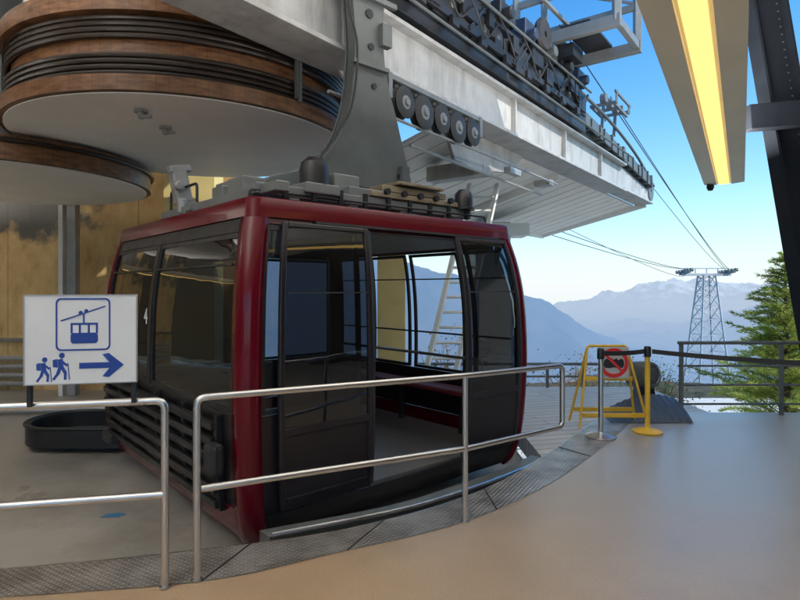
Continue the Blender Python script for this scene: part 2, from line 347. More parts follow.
def H(x,y):
    r=max(0,y)
    base=-3.2-max(0,r-14)*0.13
    if r>75: base-= (r-75)*0.38
    base=max(base,-600)
    if y>19000: base=-600-(y-19000)*0.09
    if y<12: return -3.2
    z=base
    if y>600:
        for T,Y0,wd,na,fs in ((T1,3500,1300,60,800),(T2,8000,1800,130,1300),(T3,13000,2300,250,1600)):
            c=crest(T,x/y)
            f=math.exp(-((y-Y0)/wd)**2)
            if f<0.002: continue
            rm=noise.ridged_multi_fractal(V((x/fs,y/fs,Y0*0.01)),0.85,2.15,8,1.0,2.0)
            z=max(z,-600+(c+600)*f+(rm-1.3)*na*f)
    z+= noise.fractal(V((x/12,y/12,0)),1,2,4)*min(0.8,max(0,(y-12)*0.03)) if y<200 else noise.fractal(V((x/80,y/80,0)),1,2,4)*6
    return z
ys=[-3000,-200,-40,-20,0,8,12]; q=14.0
while q<26000:
    ys.append(q); q*=1.035 if q<2000 else 1.010
ys.append(45000)
nx=640; mb=MB(); vs=[];fs=[]
for y in ys:
    for i in range(nx+1):
        t=-1.5+3.0*i/nx; x=t*(abs(y)+45 if y<30 else y+25+20*max(0,1-(y-30)/100)); vs.append((x,y,H(x,y)))
for j in range(len(ys)-1):
    for i in range(nx): a=j*(nx+1)+i; fs.append((a,a+1,a+nx+2,a+nx+1))
mb.add(vs,fs)
def terr_mat():
    m,nt,out=nodes('hazy_mountain_terrain'); N=nt.nodes.new; L=nt.links.new
    g=N('ShaderNodeNewGeometry'); d=N('ShaderNodeBsdfDiffuse'); e=N('ShaderNodeEmission'); mx=N('ShaderNodeMixShader')
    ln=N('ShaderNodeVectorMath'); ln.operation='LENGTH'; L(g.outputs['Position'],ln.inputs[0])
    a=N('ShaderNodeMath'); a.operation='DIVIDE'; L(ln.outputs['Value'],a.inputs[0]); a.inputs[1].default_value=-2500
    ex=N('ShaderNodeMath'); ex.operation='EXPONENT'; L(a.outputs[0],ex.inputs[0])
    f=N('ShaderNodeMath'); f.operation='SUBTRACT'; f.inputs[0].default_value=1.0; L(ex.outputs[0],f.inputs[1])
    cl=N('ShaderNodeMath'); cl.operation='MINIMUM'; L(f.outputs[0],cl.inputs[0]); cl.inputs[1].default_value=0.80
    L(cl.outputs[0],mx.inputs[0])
    n=N('ShaderNodeTexNoise'); n.inputs['Scale'].default_value=0.004; n.inputs['Detail'].default_value=9; L(g.outputs['Position'],n.inputs['Vector'])
    n2=N('ShaderNodeTexNoise'); n2.inputs['Scale'].default_value=1.2; n2.inputs['Detail'].default_value=6; L(g.outputs['Position'],n2.inputs['Vector'])
    c=N('ShaderNodeValToRGB'); c.color_ramp.elements[0].position=0.35; c.color_ramp.elements[0].color=(0.04,0.05,0.035,1); c.color_ramp.elements[1].position=0.65; c.color_ramp.elements[1].color=(0.16,0.14,0.10,1)
    av=N('ShaderNodeMath'); av.operation='MULTIPLY_ADD'; L(n2.outputs['Fac'],av.inputs[0]); av.inputs[1].default_value=0.5; 
    hf=N('ShaderNodeMath'); hf.operation='MULTIPLY'; L(n.outputs['Fac'],hf.inputs[0]); hf.inputs[1].default_value=0.5; L(hf.outputs[0],av.inputs[2])
    L(av.outputs[0],c.inputs[0])
    s=N('ShaderNodeSeparateXYZ'); L(g.outputs['Position'],s.inputs[0])
    sz=N('ShaderNodeMath'); sz.operation='MULTIPLY_ADD'; L(n.outputs['Fac'],sz.inputs[0]); sz.inputs[1].default_value=1300; L(s.outputs[2],sz.inputs[2])
    sf=N('ShaderNodeMapRange'); sf.inputs[1].default_value=540; sf.inputs[2].default_value=820; sf.inputs[4].default_value=.7; L(sz.outputs[0],sf.inputs[0])
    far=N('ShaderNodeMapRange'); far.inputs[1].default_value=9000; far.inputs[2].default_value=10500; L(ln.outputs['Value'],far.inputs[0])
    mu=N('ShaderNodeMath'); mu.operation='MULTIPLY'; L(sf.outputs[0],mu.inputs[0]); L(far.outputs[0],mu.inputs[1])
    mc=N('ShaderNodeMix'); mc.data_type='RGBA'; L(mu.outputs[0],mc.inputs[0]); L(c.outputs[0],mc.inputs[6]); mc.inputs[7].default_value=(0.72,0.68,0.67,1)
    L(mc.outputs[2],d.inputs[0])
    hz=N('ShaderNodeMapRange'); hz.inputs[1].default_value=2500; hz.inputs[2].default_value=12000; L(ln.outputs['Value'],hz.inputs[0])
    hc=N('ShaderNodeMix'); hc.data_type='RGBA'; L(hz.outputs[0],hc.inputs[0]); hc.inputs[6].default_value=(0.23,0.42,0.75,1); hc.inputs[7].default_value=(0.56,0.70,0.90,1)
    L(hc.outputs[2],e.inputs[0]); e.inputs[1].default_value=1.0  # aerial haze is painted in as emission that grows with distance
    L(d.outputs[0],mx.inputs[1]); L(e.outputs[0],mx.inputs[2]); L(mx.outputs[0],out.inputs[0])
    return m
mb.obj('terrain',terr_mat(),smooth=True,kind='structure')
MB().box((7.0,16.6,-3.02),(18,13,0.16)).obj('bounce_ground',mat('pale_bounce_slab',(0.58,0.56,0.52),0.9,0,.15,8,bump=.3),kind='structure')  # added unseen pale slab that bounces sunlight up onto the canopy soffit

# ------------------------------------------------------------------ platform floor
edge=catmull([(-12,2.55),(-5,2.78),(-2.27,3.18),(-0.93,3.50),(-0.2,3.80),(0.5,4.29),(1.21,5.10),(2.22,6.54),(2.72,7.2)],8)
near=catmull([(-12,2.22),(-5,2.45),(-2.2,2.87),(-1.08,3.05),(-0.42,3.36),(0.48,3.86),(1.37,4.75),(2.50,6.3),(3.05,7.2)],8)
poly=[(p.x,p.y) for p in edge]+[(9,7.2),(9,-12),(-12,-12)]
bm=bmesh.new(); top=[bm.verts.new((x,y,0)) for x,y in poly]; f=bm.faces.new(top); 
r=bmesh.ops.extrude_face_region(bm,geom=[f]); bmesh.ops.translate(bm,verts=[g for g in r['geom'] if isinstance(g,bmesh.types.BMVert)],vec=(0,0,-0.6))
bmesh.ops.recalc_face_normals(bm,faces=bm.faces); bmesh.ops.triangulate(bm,faces=[f for f in bm.faces if len(f.verts)>4])
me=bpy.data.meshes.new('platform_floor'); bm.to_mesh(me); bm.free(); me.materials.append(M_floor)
o=bpy.data.objects.new('platform_floor',me); COL.objects.link(o); o['kind']='structure'
mb=MB()
for i in range(len(edge)-1):
    a,b,c,d=edge[i],edge[i+1],near[i+1],near[i]; z=0.004
    mb.add([(a.x,a.y,z),(b.x,b.y,z),(c.x,c.y,z),(d.x,d.y,z)],[(0,1,2,3)])
mb.obj('tread_plate_pavement',M_check,kind='structure')
mb=MB(); mb.tube([(p.x,p.y+0.006,-0.012) for p in edge],0.016,6); mb.obj('platform_edge_pavement_trim',M_steel,smooth=True,kind='structure')
mb=MB()
for i in range(6,len(edge)-1,9):
    a,d=edge[i],near[i]; mb.bar((a.x,a.y,0.006),(d.x,d.y,0.006),0.008,0.005)
mb.obj('tread_plate_pavement_seams',M_black,kind='structure')
MB().box((-5.3,6.9,-0.4),(13.4,9.4,0.1)).obj('pit_floor',M_pit,kind='structure')
mb=MB(); mb.prism([(1.42,5.6),(2.05,6.42),(2.70,7.26),(4.2,7.26),(4.2,9.6),(-0.2,9.6),(-0.2,8.9),(1.42,7.2)],(0,0,0),EX,EY,EZ,-0.3,-0.09)
mb.obj('exit_deck_floor',M_deck,kind='structure')
mb=MB(); mb.prism([(0,0),(.16,.01),(.2,.07),(.12,.1),(.02,.07)],(-2.55,4.75,0),EX,EY,EZ,-0.348,-0.345)
mb.obj('pit_floor_paint_marking',mat('faded_blue_paint',(0.05,0.18,0.36),0.6),kind='structure')

# ------------------------------------------------------------------ station shell
roof=MB(); roof.box((-2,-2.5,6.35),(22,20,0.3)); 
roof.box((-6.6,10.2,6.35),(10.8,5.3,0.3)); 
roof.obj('station_roof',M_ceil,label='pale flat roof over the cable car station platform',category='roof')
MB().box((-12.2,0,3),(0.4,24,6.4)).obj('station_wall',M_wall,label='plain dark grey side wall of the station hall',category='wall')
MB().box((9.2,-2.4,3),(0.4,19.2,6.4)).obj('station_wall',mat('brown_wall',(0.06,0.052,0.045),0.8,0,0.2,1),label='dark brown boarded side wall of the station hall',category='wall')
mw=thing('mural_wall',(-7.5,10.7,-0.35),'station wall painted with an ochre rock and tree mural','wall')
MB().box((-7.6,10.8,2.9),(9.0,0.2,6.6)).obj('painted_wall',M_mural,mw)
MB().box((-7.6,10.66,0.62),(9.0,0.08,0.07)).obj('metal_ledge',M_steel,mw,bevel=0.01)
mb=MB()
for k in range(4): mb.tube([(-11.5,10.55,-0.2+k*0.16),(-7.0,10.55,-0.2+k*0.16)],0.05,10)
mb.each('service_pipe',M_galv,mw,smooth=True)
c=thing('steel_column',(-6.05,10.2,-0.35),'slim grey steel column with a cable tray','column')
MB().box((-5.95,10.2,2.4),(0.16,0.16,5.5)).obj('shaft',M_galv,c,bevel=0.01)
MB().box((-6.12,10.15,2.4),(0.08,0.12,5.5)).obj('cable_tray',M_light,c)
MB().box((-3.75,10.2,2.9),(0.9,0.5,6.5)).obj('ochre_column',M_wallyellow,label='ochre painted square column beside the mural wall',category='column')
c=thing('yellow_column',(-0.12,9.4,-0.1),'pale yellow square column under the track canopy','column')
MB().box((-0.14,9.4,1.75),(0.46,0.42,3.7)).obj('shaft',M_wallyellow,c,bevel=0.015)
MB().box((-0.14,9.4,0.0),(0.54,0.52,0.18)).obj('plinth',M_conc,c,bevel=0.01)
c=thing('concrete_column',(2.4,14.2,-3),'pale concrete column holding up the canopy end','column')
MB().box((2.35,14.2,0.1),(0.80,0.6,6.3)).obj('shaft',M_conc,c,bevel=0.02)
MB().box((2.55,14.2,3.05),(1.3,0.9,0.3)).obj('capital',M_light,c,bevel=0.02)

lad=thing('ladder',(0.55,9.9,-0.1),'light grey metal ladder leaning up towards the canopy','ladder')
b0=V((0.36,9.3,-0.1)); b1=V((1.28,10.2,3.5)); sx=V((0.50,0,0))
mb=MB(); mb.bar(b0,b1,0.09,0.05); mb.bar(b0+sx,b1+sx,0.09,0.05); mb.each('side_rail',M_light,lad)
mb=MB()
for k in range(1,14): p=b0.lerp(b1,k/14); mb.tube([p,p+sx],0.026,8)
mb.each('rung',M_light,lad,smooth=True)

# ------------------------------------------------------------------ gondola cabin
C0=V((-1.05,3.72,0)); U=V((.749,.663,0)).normalized(); W=V((-U.y,U.x,0)); LU,LV=3.2,3.45; RC=0.08
def P(a,b,z): return C0+U*a+W*b+EZ*z
TBc=catmull([(-.30,.20),(-.21,.14),(-.12,.09),(.1,.04),(.5,.010),(.9,0),(1.3,.008),(1.6,.03),(1.85,.068),(2.0,.102),(2.1,.127),(2.2,.150)],5)
TB=[(p.x,p.y) for p in TBc]
def inset(z):
    if z<=TB[0][0]: return TB[0][1]
    for i in range(len(TB)-1):
        if z<=TB[i+1][0]:
            k=(z-TB[i][0])/(TB[i+1][0]-TB[i][0]); return TB[i][1]*(1-k)+TB[i+1][1]*k
    return TB[-1][1]
def S(face,s,z,off=0):
    i0=inset(z); L=LU if face in(0,2) else LV
    i=i0-off
    s2=L/2+(s-L/2)*(1-2*i0/L)
    if face==0: return P(s2,i,z)
    if face==1: return P(i,s2,z)
    if face==2: return P(s2,LV-i,z)
    return P(LU-i,s2,z)
def panel(mb,face,s0,s1,z0,z1,off=0.0,th=0.03,nz=None):
    nz=nz or max(1,int((z1-z0)/0.09)); vs=[];fs=[]
    for j in range(nz+1):
        z=z0+(z1-z0)*j/nz
        vs+=[S(face,s0,z,off),S(face,s1,z,off),S(face,s1,z,off-th),S(face,s0,z,off-th)]
    for j in range(nz):
        a=j*4
        for k in range(4): fs.append((a+k,a+(k+1)%4,a+4+(k+1)%4,a+4+k))
    fs+=[(0,3,2,1),(nz*4,nz*4+1,nz*4+2,nz*4+3)]
    mb.add(vs,fs); return mb
def gpane(mb,face,s0,s1,z0,z1,off,bow=.014,ns=12,nz=24):
    vs=[];fs=[]
    for j in range(nz+1):
        for i in range(ns+1):
            u=i/ns; s=s0+(s1-s0)*u; z=z0+(z1-z0)*j/nz; vs.append(S(face,s,z,off+bow*4*u*(1-u)))
    for j in range(nz):
        for i in range(ns): a=j*(ns+1)+i; fs.append((a,a+1,a+ns+2,a+ns+1))
    mb.add(vs,fs); return mb
def frame(mb,face,s0,s1,z0,z1,w,off,th,wb=None,wt=None):
    wb=wb or w; wt=wt or w
    panel(mb,face,s0,s0+w,z0,z1,off,th); panel(mb,face,s1-w,s1,z0,z1,off,th)
    panel(mb,face,s0+w,s1-w,z0,z0+wb,off,th,1); panel(mb,face,s0+w,s1-w,z1-wt,z1,off,th,1); return mb
gon=thing('gondola_cabin',(C0+U*1.6+W*1.7).to_tuple(),'dark red enclosed gondola cabin with open sliding doors, docked at platform','gondola')
CE=.135
def corner(sa,sb,name='corner_post'):
    mb=MB(); zs=[-.21,-.16,-.12,-.05,.1,.3,.5,.7,.9,1.1,1.3,1.5,1.6,1.7,1.8,1.9,2.0,2.1,2.16]; n=8; vs=[];fs=[]
    for z in zs:
        i=inset(z)
        for k in range(-1,n+2):
            kk=min(max(k,0),n); a=math.pi/2*kk/n; da=i+RC-RC*math.cos(a); db=i+RC-RC*math.sin(a)
            if k==-1: db+=CE-RC
            if k==n+1: da+=CE-RC
            A=da if sa==0 else LU-da; B=db if sb==0 else LV-db
            vs.append(P(A,B,z))
    m=n+3
    for j in range(len(zs)-1):
        for k in range(m-1): fs.append((j*m+k,j*m+k+1,(j+1)*m+k+1,(j+1)*m+k))
    mb.add(vs,fs); o=mb.obj(name,M_red,gon,smooth=True); so_=o.modifiers.new('s','SOLIDIFY'); so_.thickness=0.024; so_.offset=0
corner(0,0);corner(1,0);corner(0,1);corner(1,1)
mb=MB(); vs=[];fs=[]; n=6
lv=[(2.105,0.04),(2.106,-0.014),(2.16,-0.020),(2.236,-0.012),(2.246,-0.004),(2.252,0.01),(2.272,0.14)]
for z,ex in lv:
    i=inset(min(z,2.16))+ex; rr=RC+.01
    for (ca,cb,a0) in ((i+rr,i+rr,180),(LU-i-rr,i+rr,270),(LU-i-rr,LV-i-rr,0),(i+rr,LV-i-rr,90)):
        for k in range(n+1):
            a=math.radians(a0+90*k/n); vs.append(P(ca+rr*math.cos(a),cb+rr*math.sin(a),z))
m=4*(n+1)
for j in range(len(lv)-1):
    for k in range(m): fs.append((j*m+k,j*m+(k+1)%m,(j+1)*m+(k+1)%m,(j+1)*m+k))
fs.append(tuple((len(lv)-1)*m+k for k in range(m))); fs.append(tuple(range(m-1,-1,-1)))
mb.add(vs,fs); mb.obj('roof',M_red,gon,smooth=True)
mb=MB(); panel(mb,0,CE,LU-CE,2.06,2.10,0.0,.04,2); panel(mb,3,CE,LV-CE,2.02,2.10,0.0,.04,2);mb.each('door_header',M_reddark,gon)
mb=MB(); panel(mb,1,CE,LV-CE,2.0,2.10,0.0,.04,2);panel(mb,2,CE,LU-CE,2.0,2.10,0.0,.04,2); mb.each('side_header',M_black,gon)
mb=MB(); panel(mb,0,.55,LU-.3,2.082,2.10,0.05,.05,1); mb.obj('door_track',M_black,gon)
mb=MB(); panel(mb,1,CE,LV-CE,-.21,.06,0,.03); panel(mb,2,CE,LU-CE,-.21,.12,0,.03); panel(mb,3,CE,LV-CE,-.21,.12,0,.03); mb.each('red_skirt',M_red,gon)
mb=MB(); panel(mb,0,CE,LU-CE,-.19,.0,0,.03); mb.obj('door_sill',M_black,gon)
mb=MB(); mb.box(P(LU/2,LV/2,-0.03),(LU-.3,LV-.3,.05),(U,W,EZ)); mb.obj('cabin_floor',M_cabfloor,gon)
mb=MB(); mb.box(P(LU/2,LV/2,2.07),(LU-.38,LV-.38,.04),(U,W,EZ)); mb.obj('cabin_ceiling',M_int,gon)
mb=MB(); panel(mb,1,CE,LV-CE,.065,.72,-.005,.03); panel(mb,2,CE,LU-CE,.125,.62,-.005,.03); panel(mb,3,CE,LV-CE,.125,.6,-.005,.03); mb.each('lower_body_panel',M_panel,gon)
mb=MB(); panel(mb,0,CE,1.0,.005,.72,-.01,.03); panel(mb,0,2.35,LU-CE,.005,.72,-.01,.03); mb.each('door_side_panel',M_panel,gon)
def window(face,s0,s1,z0,z1,g=M_glass,w=.035,name='side_window'):
    mb=MB(); gpane(mb,face,s0+w,s1-w,z0+w,z1-w,-.016); o=mb.obj(name,g,gon,smooth=True)
    mb=MB(); frame(mb,face,s0,s1,z0,z1,w,-.002,.03); mb.obj('window_frame',M_black,o)
    return o
M_side=glass('dark_side_glass',(0.13,0.135,0.145),.8,.085)
M_door=glass('dark_door_glass',(0.12,0.125,0.135),.8,.10)
window(1,CE,1.85,.725,1.995,M_side); window(1,1.92,LV-CE,.725,1.995,M_side)
mb=MB(); panel(mb,1,1.852,1.918,.725,1.995,.004,.05); mb.obj('window_mullion',M_black,gon)
mb=MB(); panel(mb,1,.2,1.84,1.76,1.774,.014,.02,1); panel(mb,1,1.93,3.26,1.76,1.774,.014,.02,1); mb.each('vent_window_bar',M_black,gon)
window(2,CE,1.58,.625,1.995); window(2,1.62,LU-CE,.625,1.995)
M_glassc=glass('clear_glass',(0.95,0.96,0.965),.6,.02)
for a,b in ((CE,.82),(.86,1.72),(1.80,2.55),(2.59,LV-CE)): window(3,a,b,.605,2.015,M_glassc)
window(0,CE,1.0,.725,2.05,name='fixed_door_side_window'); window(0,2.36,LU-CE,.725,2.05,name='fixed_door_side_window')
mb=MB(); panel(mb,3,.2,3.2,1.70,1.715,-.03,.02,1);panel(mb,3,.2,3.2,1.05,1.07,-.05,.02,1); mb.each('interior_grab_bar',M_black,gon)
def door(s0,s1,label):
    mb=MB(); off=.055
    frame(mb,0,s0,s1,.03,2.078,.045,off,.035,wb=.09,wt=.04)
    panel(mb,0,s0+.045,s1-.045,.56,.62,off,.035,1)
    d=mb.obj('sliding_door',M_panel,gon,bevel=0.008,label=label)
    mb=MB(); gpane(mb,0,s0+.045,s1-.045,.62,2.038,off-.018); mb.obj('door_glass',M_door,d,smooth=True)
    mb=MB(); panel(mb,0,s0+.045,s1-.045,.12,.56,off-.012,.02); mb.obj('door_kick_panel',M_panel,d)
    mb=MB(); panel(mb,0,s0-.018,s0,.05,2.06,off-.002,.03) if s0>1.5 else panel(mb,0,s1,s1+.018,.05,2.06,off-.002,.03); mb.obj('door_rubber_seal',M_rubber,d)
    mb=MB(); panel(mb,0,s0+.056,s1-.056,1.56,1.570,off+.004,.01,1); mb.obj('door_bar',M_rubber,d)
door(.25,1.08,'dark glazed door slid fully open'); door(2.20,3.00,'dark glazed door slid fully open')
mb=MB()
for k in range(6):
    z=.02+k*.115; panel(mb,1,.34,3.2,z,z+.06,.075,.045,1)
for s in (.32,.95,1.6,2.25,2.7,3.15): panel(mb,1,s,s+.05,.0,.70,.045,.05)
mb.obj('ski_rack',M_black,gon,bevel=.006)
mb=MB(); mb.box(S(1,.24,.42,.10),(.10,.16,.22),(U,W,EZ)); mb.obj('corner_bumper',M_rubber,gon,bevel=.03)
mb=MB(); mb.box(S(1,3.15,.0,.06),(.14,.28,.12),(U,W,EZ)); mb.box(S(3,.5,.03,.06),(.14,.28,.12),(U,W,EZ)); mb.each('side_bumper',M_rubber,gon,bevel=.03)
mb=MB(); mb.box(P(LU-.33,LV/2,.47),(.28,LV-.8,.06),(U,W,EZ)); mb.obj('seat',M_seat,gon,bevel=.025)
mb=MB(); mb.box(P(.33,LV/2,.47),(.28,LV-.8,.06),(U,W,EZ)); mb.obj('seat',M_seat,gon,bevel=.025)
mb=MB()
for b in (.7,1.7,2.7):
    for a in (.27,LU-.27): mb.box(P(a,b,.21),(.05,.05,.43),(U,W,EZ))
mb.each('seat_support',M_dark,gon)
mb=MB(); mb.tube([P(LU-.75,2.6,0),P(LU-.75,2.6,2.05)],.018,10); mb.tube(fillet([P(.5,.5,2.05),P(.5,.5,1.86),P(.5,2.6,1.86),P(.5,2.6,2.05)]),.015,8); mb.tube(fillet([P(LU-.16,.4,.78),P(LU-.22,.5,.82),P(LU-.22,3.0,.82),P(LU-.16,3.1,.78)]),.018,8); mb.each('handrail',M_steel,gon,smooth=True)
def text_obj(body,size,origin,ex,ey,ez,m,name,parent,ext=0.001):
    cu=bpy.data.curves.new('t','FONT'); cu.body=body; cu.size=size; cu.extrude=ext; cu.offset=.003; cu.align_x='CENTER'; cu.align_y='CENTER'
    to=bpy.data.objects.new('t',cu); COL.objects.link(to); bpy.context.view_layer.update()
    dg=bpy.context.evaluated_depsgraph_get(); me=bpy.data.meshes.new_from_object(to.evaluated_get(dg)); bpy.data.objects.remove(to)
    M=Matrix((ex,ey,ez)).transposed().to_4x4(); M.translation=V(origin); me.transform(M); me.materials.clear(); me.materials.append(m)
    o=bpy.data.objects.new(name,me); COL.objects.link(o); o.parent=parent; o.matrix_parent_inverse=Matrix.Translation(-V(parent.location)); return o
text_obj('4',.20,S(1,1.98,1.33,.010),-W,EZ,-U,M_white,'number_four',gon)
# roof equipment
ax=(U,W,EZ)
mb=MB(); mb.box(P(1.6,.55,2.38),(2.5,.12,.09),ax); mb.box(P(1.6,1.9,2.38),(2.5,.12,.09),ax)
mb.box(P(.45,1.5,2.37),(.12,2.5,.08),ax); mb.box(P(2.6,1.25,2.37),(.12,1.3,.08),ax)
mb.box(P(1.5,1.2,2.46),(.5,1.4,.08),ax)
for k in range(4): mb.box(P(.7+k*.6,.55,2.31),(.1,.1,.07),ax)
mb.obj('roof_frame',M_gantry,gon,bevel=.01)
mb=MB()
for k in range(9): mb.box(P(.6+k*.27,.475,2.38),(.04,.025,.12),ax)
mb.each('frame_bracket',M_dark,gon)
mb=MB(); mb.box(P(2.05,.6,2.46),(1.15,.26,.05),ax); mb.box(P(2.05,.6,2.53),(.85,.2,.06),ax); mb.box(P(2.1,.6,2.59),(.6,.3,.03),ax); mb.each('suspension_plate',M_brass,gon,bevel=.006)
mb=MB()
for k in range(5): mb.cyl(P(1.62+k*.21,.44,2.48),P(1.62+k*.21,.40,2.48),.03,10)
mb.each('plate_bolt',M_dark,gon)
mb=MB(); mb.lathe(P(.95,.6,2.42),[(0,.30),(.06,.295),(.11,.25),(.125,.18),(.125,.06),(.15,.05),(.15,0),(0,0)],n=24); mb.obj('damper',M_black,gon,smooth=True)
mb=MB(); mb.lathe(P(2.74,.5,2.42),[(0,.22),(.05,.215),(.09,.17),(.10,.1),(.10,.03),(.12,.02),(.12,0),(0,0)],n=24); mb.obj('damper',M_black,gon,smooth=True)
mb=MB(); mb.box(P(.95,.6,2.43),(.34,.3,.09),ax); mb.box(P(1.3,.7,2.52),(.28,.2,.20),ax); mb.box(P(.5,.95,2.46),(.22,.28,.14),ax); mb.box(P(.5,1.35,2.45),(.18,.22,.12),ax); mb.box(P(.72,1.6,2.5),(.3,.3,.2),ax); mb.each('roof_control_box',M_gantry,gon,bevel=.012)
hx=(U*.98+EZ*.2).normalized(); hz=(EZ*.98-U*.2).normalized()
mb=MB(); mb.box(P(.42,2.25,2.62),(.16,.14,.34),(hx,W,hz)); mb.box(P(.40,2.24,2.80),(.22,.12,.08),(hx,W,hz)); mb.cyl(P(.42,2.2,2.35),P(.42,2.2,2.5),.05,14); mb.cyl(P(.36,2.17,2.62),P(.36,2.10,2.62),.05,16); mb.obj('roof_sensor_head',M_galv,gon,bevel=.02)
mb=MB(); mb.tube(fillet([P(.45,2.6,2.3),P(.45,2.6,2.62),P(.45,1.9,2.62),P(.45,1.9,2.3)],.05),.014,8); mb.tube(fillet([P(.3,.5,2.26),P(.3,.5,2.36),P(3.0,.42,2.36),P(3.0,.42,2.26)],.05),.010,8)
mb.each('roof_grab_rail',M_dark,gon,smooth=True)
# hanger arm
ac=V((-.35,5.6,0))
out=[(-1.20,2.44),(-1.10,2.56),(-.86,2.64),(-.58,2.80),(-.38,3.04),(-.25,3.38),(-.19,3.85),(-.2,4.2),(-.27,4.9),(-.25,5.4),(.28,5.4),(.24,4.9),(.17,4.33),(.18,3.92),(.24,3.62),(.33,3.38),(.43,3.07),(.53,2.78),(.62,2.46)]
sm=catmull([(a,0,b) for a,b in out],4)
mb=MB(); pl=[(p.x,p.z) for p in sm]
mb.prism(pl,ac,U,EZ,W,-.09,-.07); mb.prism(pl,ac,U,EZ,W,.07,.09)
mb.prism([(a-(.015 if a>0 else -.015),b) for a,b in pl],ac,U,EZ,W,-.06,.06)
hanger=mb.obj('hanger_arm',M_arm,gon,bevel=.008)
mb=MB()
for z,a,r in ((4.62,-.0,.05),(4.30,-.02,.045),(3.98,0,.035),(3.6,.04,.03),(2.75,.38,.03),(2.62,-.7,.03)):
    mb.cyl(ac+U*a+EZ*z-W*.092,ac+U*a+EZ*z-W*.105,r,16)
mb.each('arm_bolt',M_dark,hanger)
mb=MB(); mb.tube(catmull([tuple(ac+U*-.18+EZ*4.6-W*.12),tuple(ac+U*-.30+EZ*4.3-W*.14),tuple(ac+U*-.20+EZ*3.9-W*.14),tuple(ac+U*-.28+EZ*3.3-W*.14),tuple(ac+U*-.58+EZ*2.85-W*.14),tuple(ac+U*-.8+EZ*2.5-W*.14)]),.012,8)
mb.obj('arm_cable',M_rubber,hanger,smooth=True)
mb=MB(); mb.box(ac+EZ*3.78+U*-.02-W*.12,(.44,.05,.04),ax); mb.box(ac+EZ*4.45-W*.12,(.6,.05,.05),ax); mb.box(ac+EZ*4.12-W*.12+U*.16,(.12,.08,.22),ax)
mb.box(ac+EZ*2.60+U*.05-W*.12,(.9,.06,.05),ax); mb.box(ac+EZ*2.72+U*.42-W*.12,(.10,.06,.26),ax); mb.box(ac+EZ*2.62+U*-.5-W*.12,(.14,.06,.20),ax)
mb.each('arm_stiffener',M_arm,hanger)
mb=MB(); mb.box(ac+U*-.2+EZ*2.46,(1.9,.45,.07),ax); mb.box(ac+U*-.2+EZ*2.40,(1.3,.6,.05),ax); mb.obj('arm_base_plate',M_arm,gon,bevel=.01)

mb=MB(); lip=catmull([(-.86,3.69),(0,4.12),(.62,4.60),(1.12,5.08),(1.38,5.40)],5)
poly=[(p.x,p.y) for p in lip]+[tuple(P(3.15,.06,0))[:2],tuple(P(.15,.06,0))[:2]]
st=thing('boarding_step',(0.1,4.6,-.35),'dark metal boarding step with a bright steel lip beside the cabin','step')
mb.prism(poly,(0,0,0),EX,EY,EZ,-.33,-.225); mb.obj('step_plate',mat('grimy_step_metal',(0.18,0.165,0.15),0.45,0.2,0.25,5),st)
mb=MB(); mb.tube([(p.x+.02,p.y-.02,-.02) for p in lip],.017,8); mb.obj('step_lip',M_steel,st,smooth=True)
mb=MB(); poly2=[(p.x,p.y) for p in lip]+[(p.x-.09,p.y+.10) for p in reversed(lip)]
mb.prism(poly2,(0,0,0),EX,EY,EZ,-.22,-.04); mb.obj('step_riser',M_arm,st)

# ------------------------------------------------------------------ drums
def ring(cx,cy,z,r,n=110): return [(cx+r*math.cos(2*math.pi*k/n),cy+r*math.sin(2*math.pi*k/n),z) for k in range(n)]
M_pipe=mat('brown_black_pipe',(0.028,0.019,0.014),0.35,0,.3,6)
d=thing('bullwheel_drum',(DC[0],DC[1],3.45),'huge horizontal drum with amber wood slats and black coiled pipes','drum','overhead drums')
c=(DC[0],DC[1],0); RR=2.05
MB().lathe(c,[(1.8,3.45),(RR,3.45),(RR,3.60),(RR-.12,3.60),(RR-.12,4.20),(RR,4.20),(RR,4.38),(0.2,4.38),(0.2,3.8)],n=130).obj('wood_rim',M_wood,d,smooth=True)
MB().lathe(c,[(0,3.43),(RR-.05,3.43),(RR-.05,3.444),(0,3.444)],n=130).obj('underside_sheet',M_drumwhite,d,smooth=True)
mb=MB()
for k in range(4): mb.tube(ring(c[0],c[1],3.632+k*.057,RR-.07),.026,8,closed=True)
for k in range(4): mb.tube(ring(c[0],c[1],3.985+k*.057,RR-.07),.026,8,closed=True)
mb.each('coiled_pipe',M_pipe,d,smooth=True)
for a in (-150,-38,20,90,150):
    mb=MB(); a=math.radians(a); e=V((math.cos(a),math.sin(a),0)); t=V((-e.y,e.x,0)); mb.box(V(c)+e*(RR-.01)+EZ*3.92,(.06,.06,.60),(e,t,EZ)); mb.box(V(c)+e*(RR+.02)+EZ*3.92,(.05,.025,.68),(e,t,EZ))
    mb.obj('pipe_clamp',M_arm,d,bevel=.008)
for x,y in ((-2.66,5.75),(-2.66,6.35)):
    mb=MB(); mb.lathe((x,y,3.43),[(.0,-.09),(.03,-.09),(.03,-.03),(.07,-.03),(.07,0)],n=12); mb.box((x+.04,y,3.36),(.14,.03,.03))
    mb.obj('underside_fitting',M_galv,d,smooth=True)
MB().cyl((c[0],c[1],4.38),(c[0],c[1],6.2),.35,32).obj('axle',M_arm,d,smooth=True)
d=thing('bullwheel_drum',(-5.9,8.3,3.08),'lower flat horizontal drum with brown rim and pale underside','drum','overhead drums')
c=(DC2[0],DC2[1],0)
MB().lathe(c,[(1.7,3.10),(1.96,3.10),(1.96,3.40),(0.1,3.40)],n=110).obj('wood_rim',M_wood2,d,smooth=True)
MB().lathe(c,[(0,3.08),(1.9,3.08),(1.9,3.095),(0,3.095)],n=110).obj('underside_sheet',M_drumwhite,d,smooth=True)
